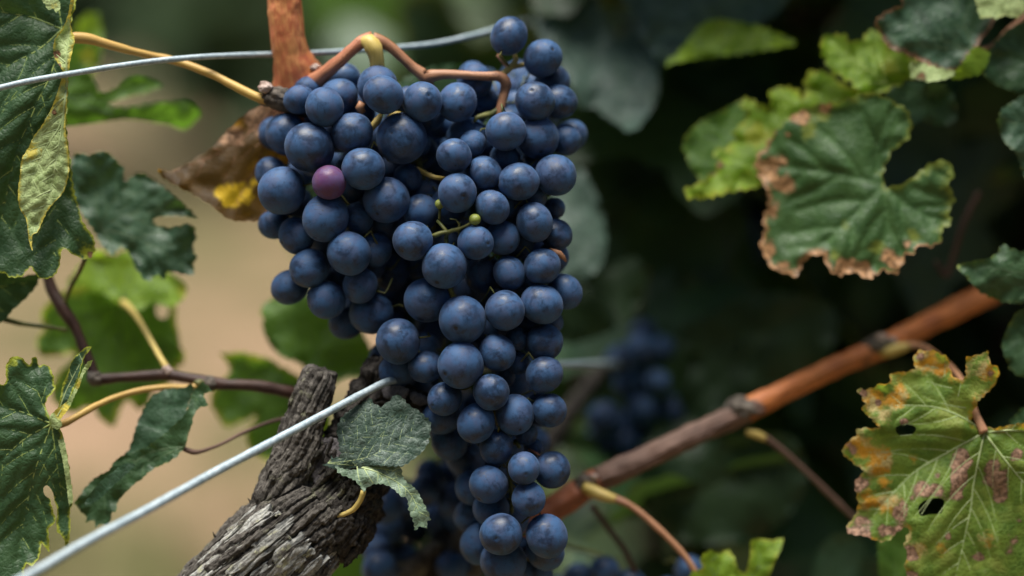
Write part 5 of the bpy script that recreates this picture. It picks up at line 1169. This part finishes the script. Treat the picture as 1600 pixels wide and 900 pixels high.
# hidden leaves added close behind the bunch to keep light out of its gaps
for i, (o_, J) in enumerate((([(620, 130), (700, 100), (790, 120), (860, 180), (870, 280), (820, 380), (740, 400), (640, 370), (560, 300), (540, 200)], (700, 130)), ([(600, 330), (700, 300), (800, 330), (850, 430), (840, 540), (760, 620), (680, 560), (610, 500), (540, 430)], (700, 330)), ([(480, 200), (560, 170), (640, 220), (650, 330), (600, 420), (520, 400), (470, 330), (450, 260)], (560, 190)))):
    build_leaf(M_LF_DARK, o_, J, [[(J[0], J[1] + 180)], [(J[0] - 90, J[1] + 90)], [(J[0] + 90, J[1] + 90)]], plane(210 + 25 * i, J, 0, -0.1), label=('dark hidden leaf added behind the upper right of the bunch to block light', 'dark hidden leaf added behind the middle of the bunch to block light', 'dark hidden leaf added behind the upper left of the bunch to block light')[i], seed=90 + i, spacing=12, amp=4, per=18, veins=False, wave=10)
# blurred leaves behind, top centre and right
big = [(M_LF_BLUE, [(1385, 130), (1430, 128), (1475, 132), (1496, 165), (1490, 192), (1462, 196), (1440, 188), (1415, 200), (1395, 180)], (1480, 140), [[(1420, 180)]], 215, -.2, 'small dark leaf filling the gap right of the bright toothed leaf', []),
       (M_LF_SHEEN, [(838, -60), (1010, -60), (1050, 10), (1040, 60), (1030, 110), (1028, 150), (1005, 190), (984, 206), (960, 190), (945, 182), (930, 168), (905, 165), (885, 120), (850, 70), (832, 20)], (960, 20), [[(985, 200)], [(900, 100)], [(1030, 110)]], 540, -0.7, 'broad blurred grey-green leaf behind the top right of the bunch', [[(935, -5), (965, -20), (985, 20), (970, 62), (950, 40)]]),
       (M_LF_SHEEN, [(960, -80), (1260, -80), (1230, 0), (1200, 30), (1140, 60), (1090, 72), (1040, 100), (1010, 70), (985, 20)], (1200, -40), [[(1040, 90)], [(1120, 60)]], 470, -.2, 'dark blurred blue-green leaf along the top edge, right of centre', []),
       (M_LF_BRIGHT, [(1038, 102), (1058, 82), (1076, 62), (1092, 42), (1108, 32), (1130, 30), (1160, 36), (1190, 42), (1218, 54), (1244, 68), (1210, 76), (1170, 82), (1120, 88), (1075, 94)], (1240, 66), [[(1140, 50), (1050, 96)]], 330, -.6, 'bright green leaf seen edge on, alone against the dark, top centre right', []),
       (M_LF_SHEEN, [(850, 250), (905, 262), (925, 290), (944, 340), (946, 395), (930, 425), (896, 440), (860, 430)], (880, 260), [[(920, 410)]], 480, -.3, 'soft grey-green leaf peeking out right of the bunch', []),
       (M_LF_SHADE, [(860, 440), (930, 430), (990, 400), (1010, 440), (980, 500), (920, 530), (870, 530)], (900, 440), [[(970, 480)]], 520, -.1, 'very dim green leaf low on the right side of the bunch', []),
       (M_LF_SHADE, [(1060, 520), (1180, 460), (1300, 480), (1290, 560), (1200, 620), (1120, 650), (1060, 690), (1000, 700), (1050, 640), (1080, 570)], (1200, 520), [[(1070, 560)], [(1050, 660)]], 620, 0, 'dim green leaf with thin lit edge beside the shaded bunch', []),
       (M_LF_SHADE, [(1000, 720), (1100, 690), (1230, 680), (1260, 760), (1200, 830), (1100, 850), (1020, 820)], (1120, 760), [[(1020, 800)], [(1220, 720)]], 480, 0, 'shaded flat leaf below the diagonal cane', []),
       (M_LF_MID, [(470, -90), (640, -90), (690, -20), (680, 50), (640, 100), (560, 110), (500, 60)], (580, -60), [[(600, 80)]], 2600, 0, 'blurred sunlit green leaf at the top edge between cane and wire', []),
       (M_LF_BRIGHT, [(120, 40), (150, 20), (160, 60), (150, 110), (118, 120)], (130, 60), [[(140, 100)]], 500, 0, 'little yellow-green leaf right of the big curled leaf', [])]
for i, (m, o_, J, tp, z, ay, lb, ho) in enumerate(big):
    build_leaf(m, o_, J, tp, plane(z, J, 0.0, ay), label=lb, seed=70 + i, spacing=9, amp=4, per=18, vein_mat=M_VEIN_D, wave=10, holes=ho, edge_y=.3, name='vine_leaf')
petiole([(1530, 300, 330, 5), (1505, 350, 330, 5), (1490, 400, 335, 4.5), (1478, 430, 335, 5), (1462, 408, 330, 3.5)], M_CANE_D, rcane)
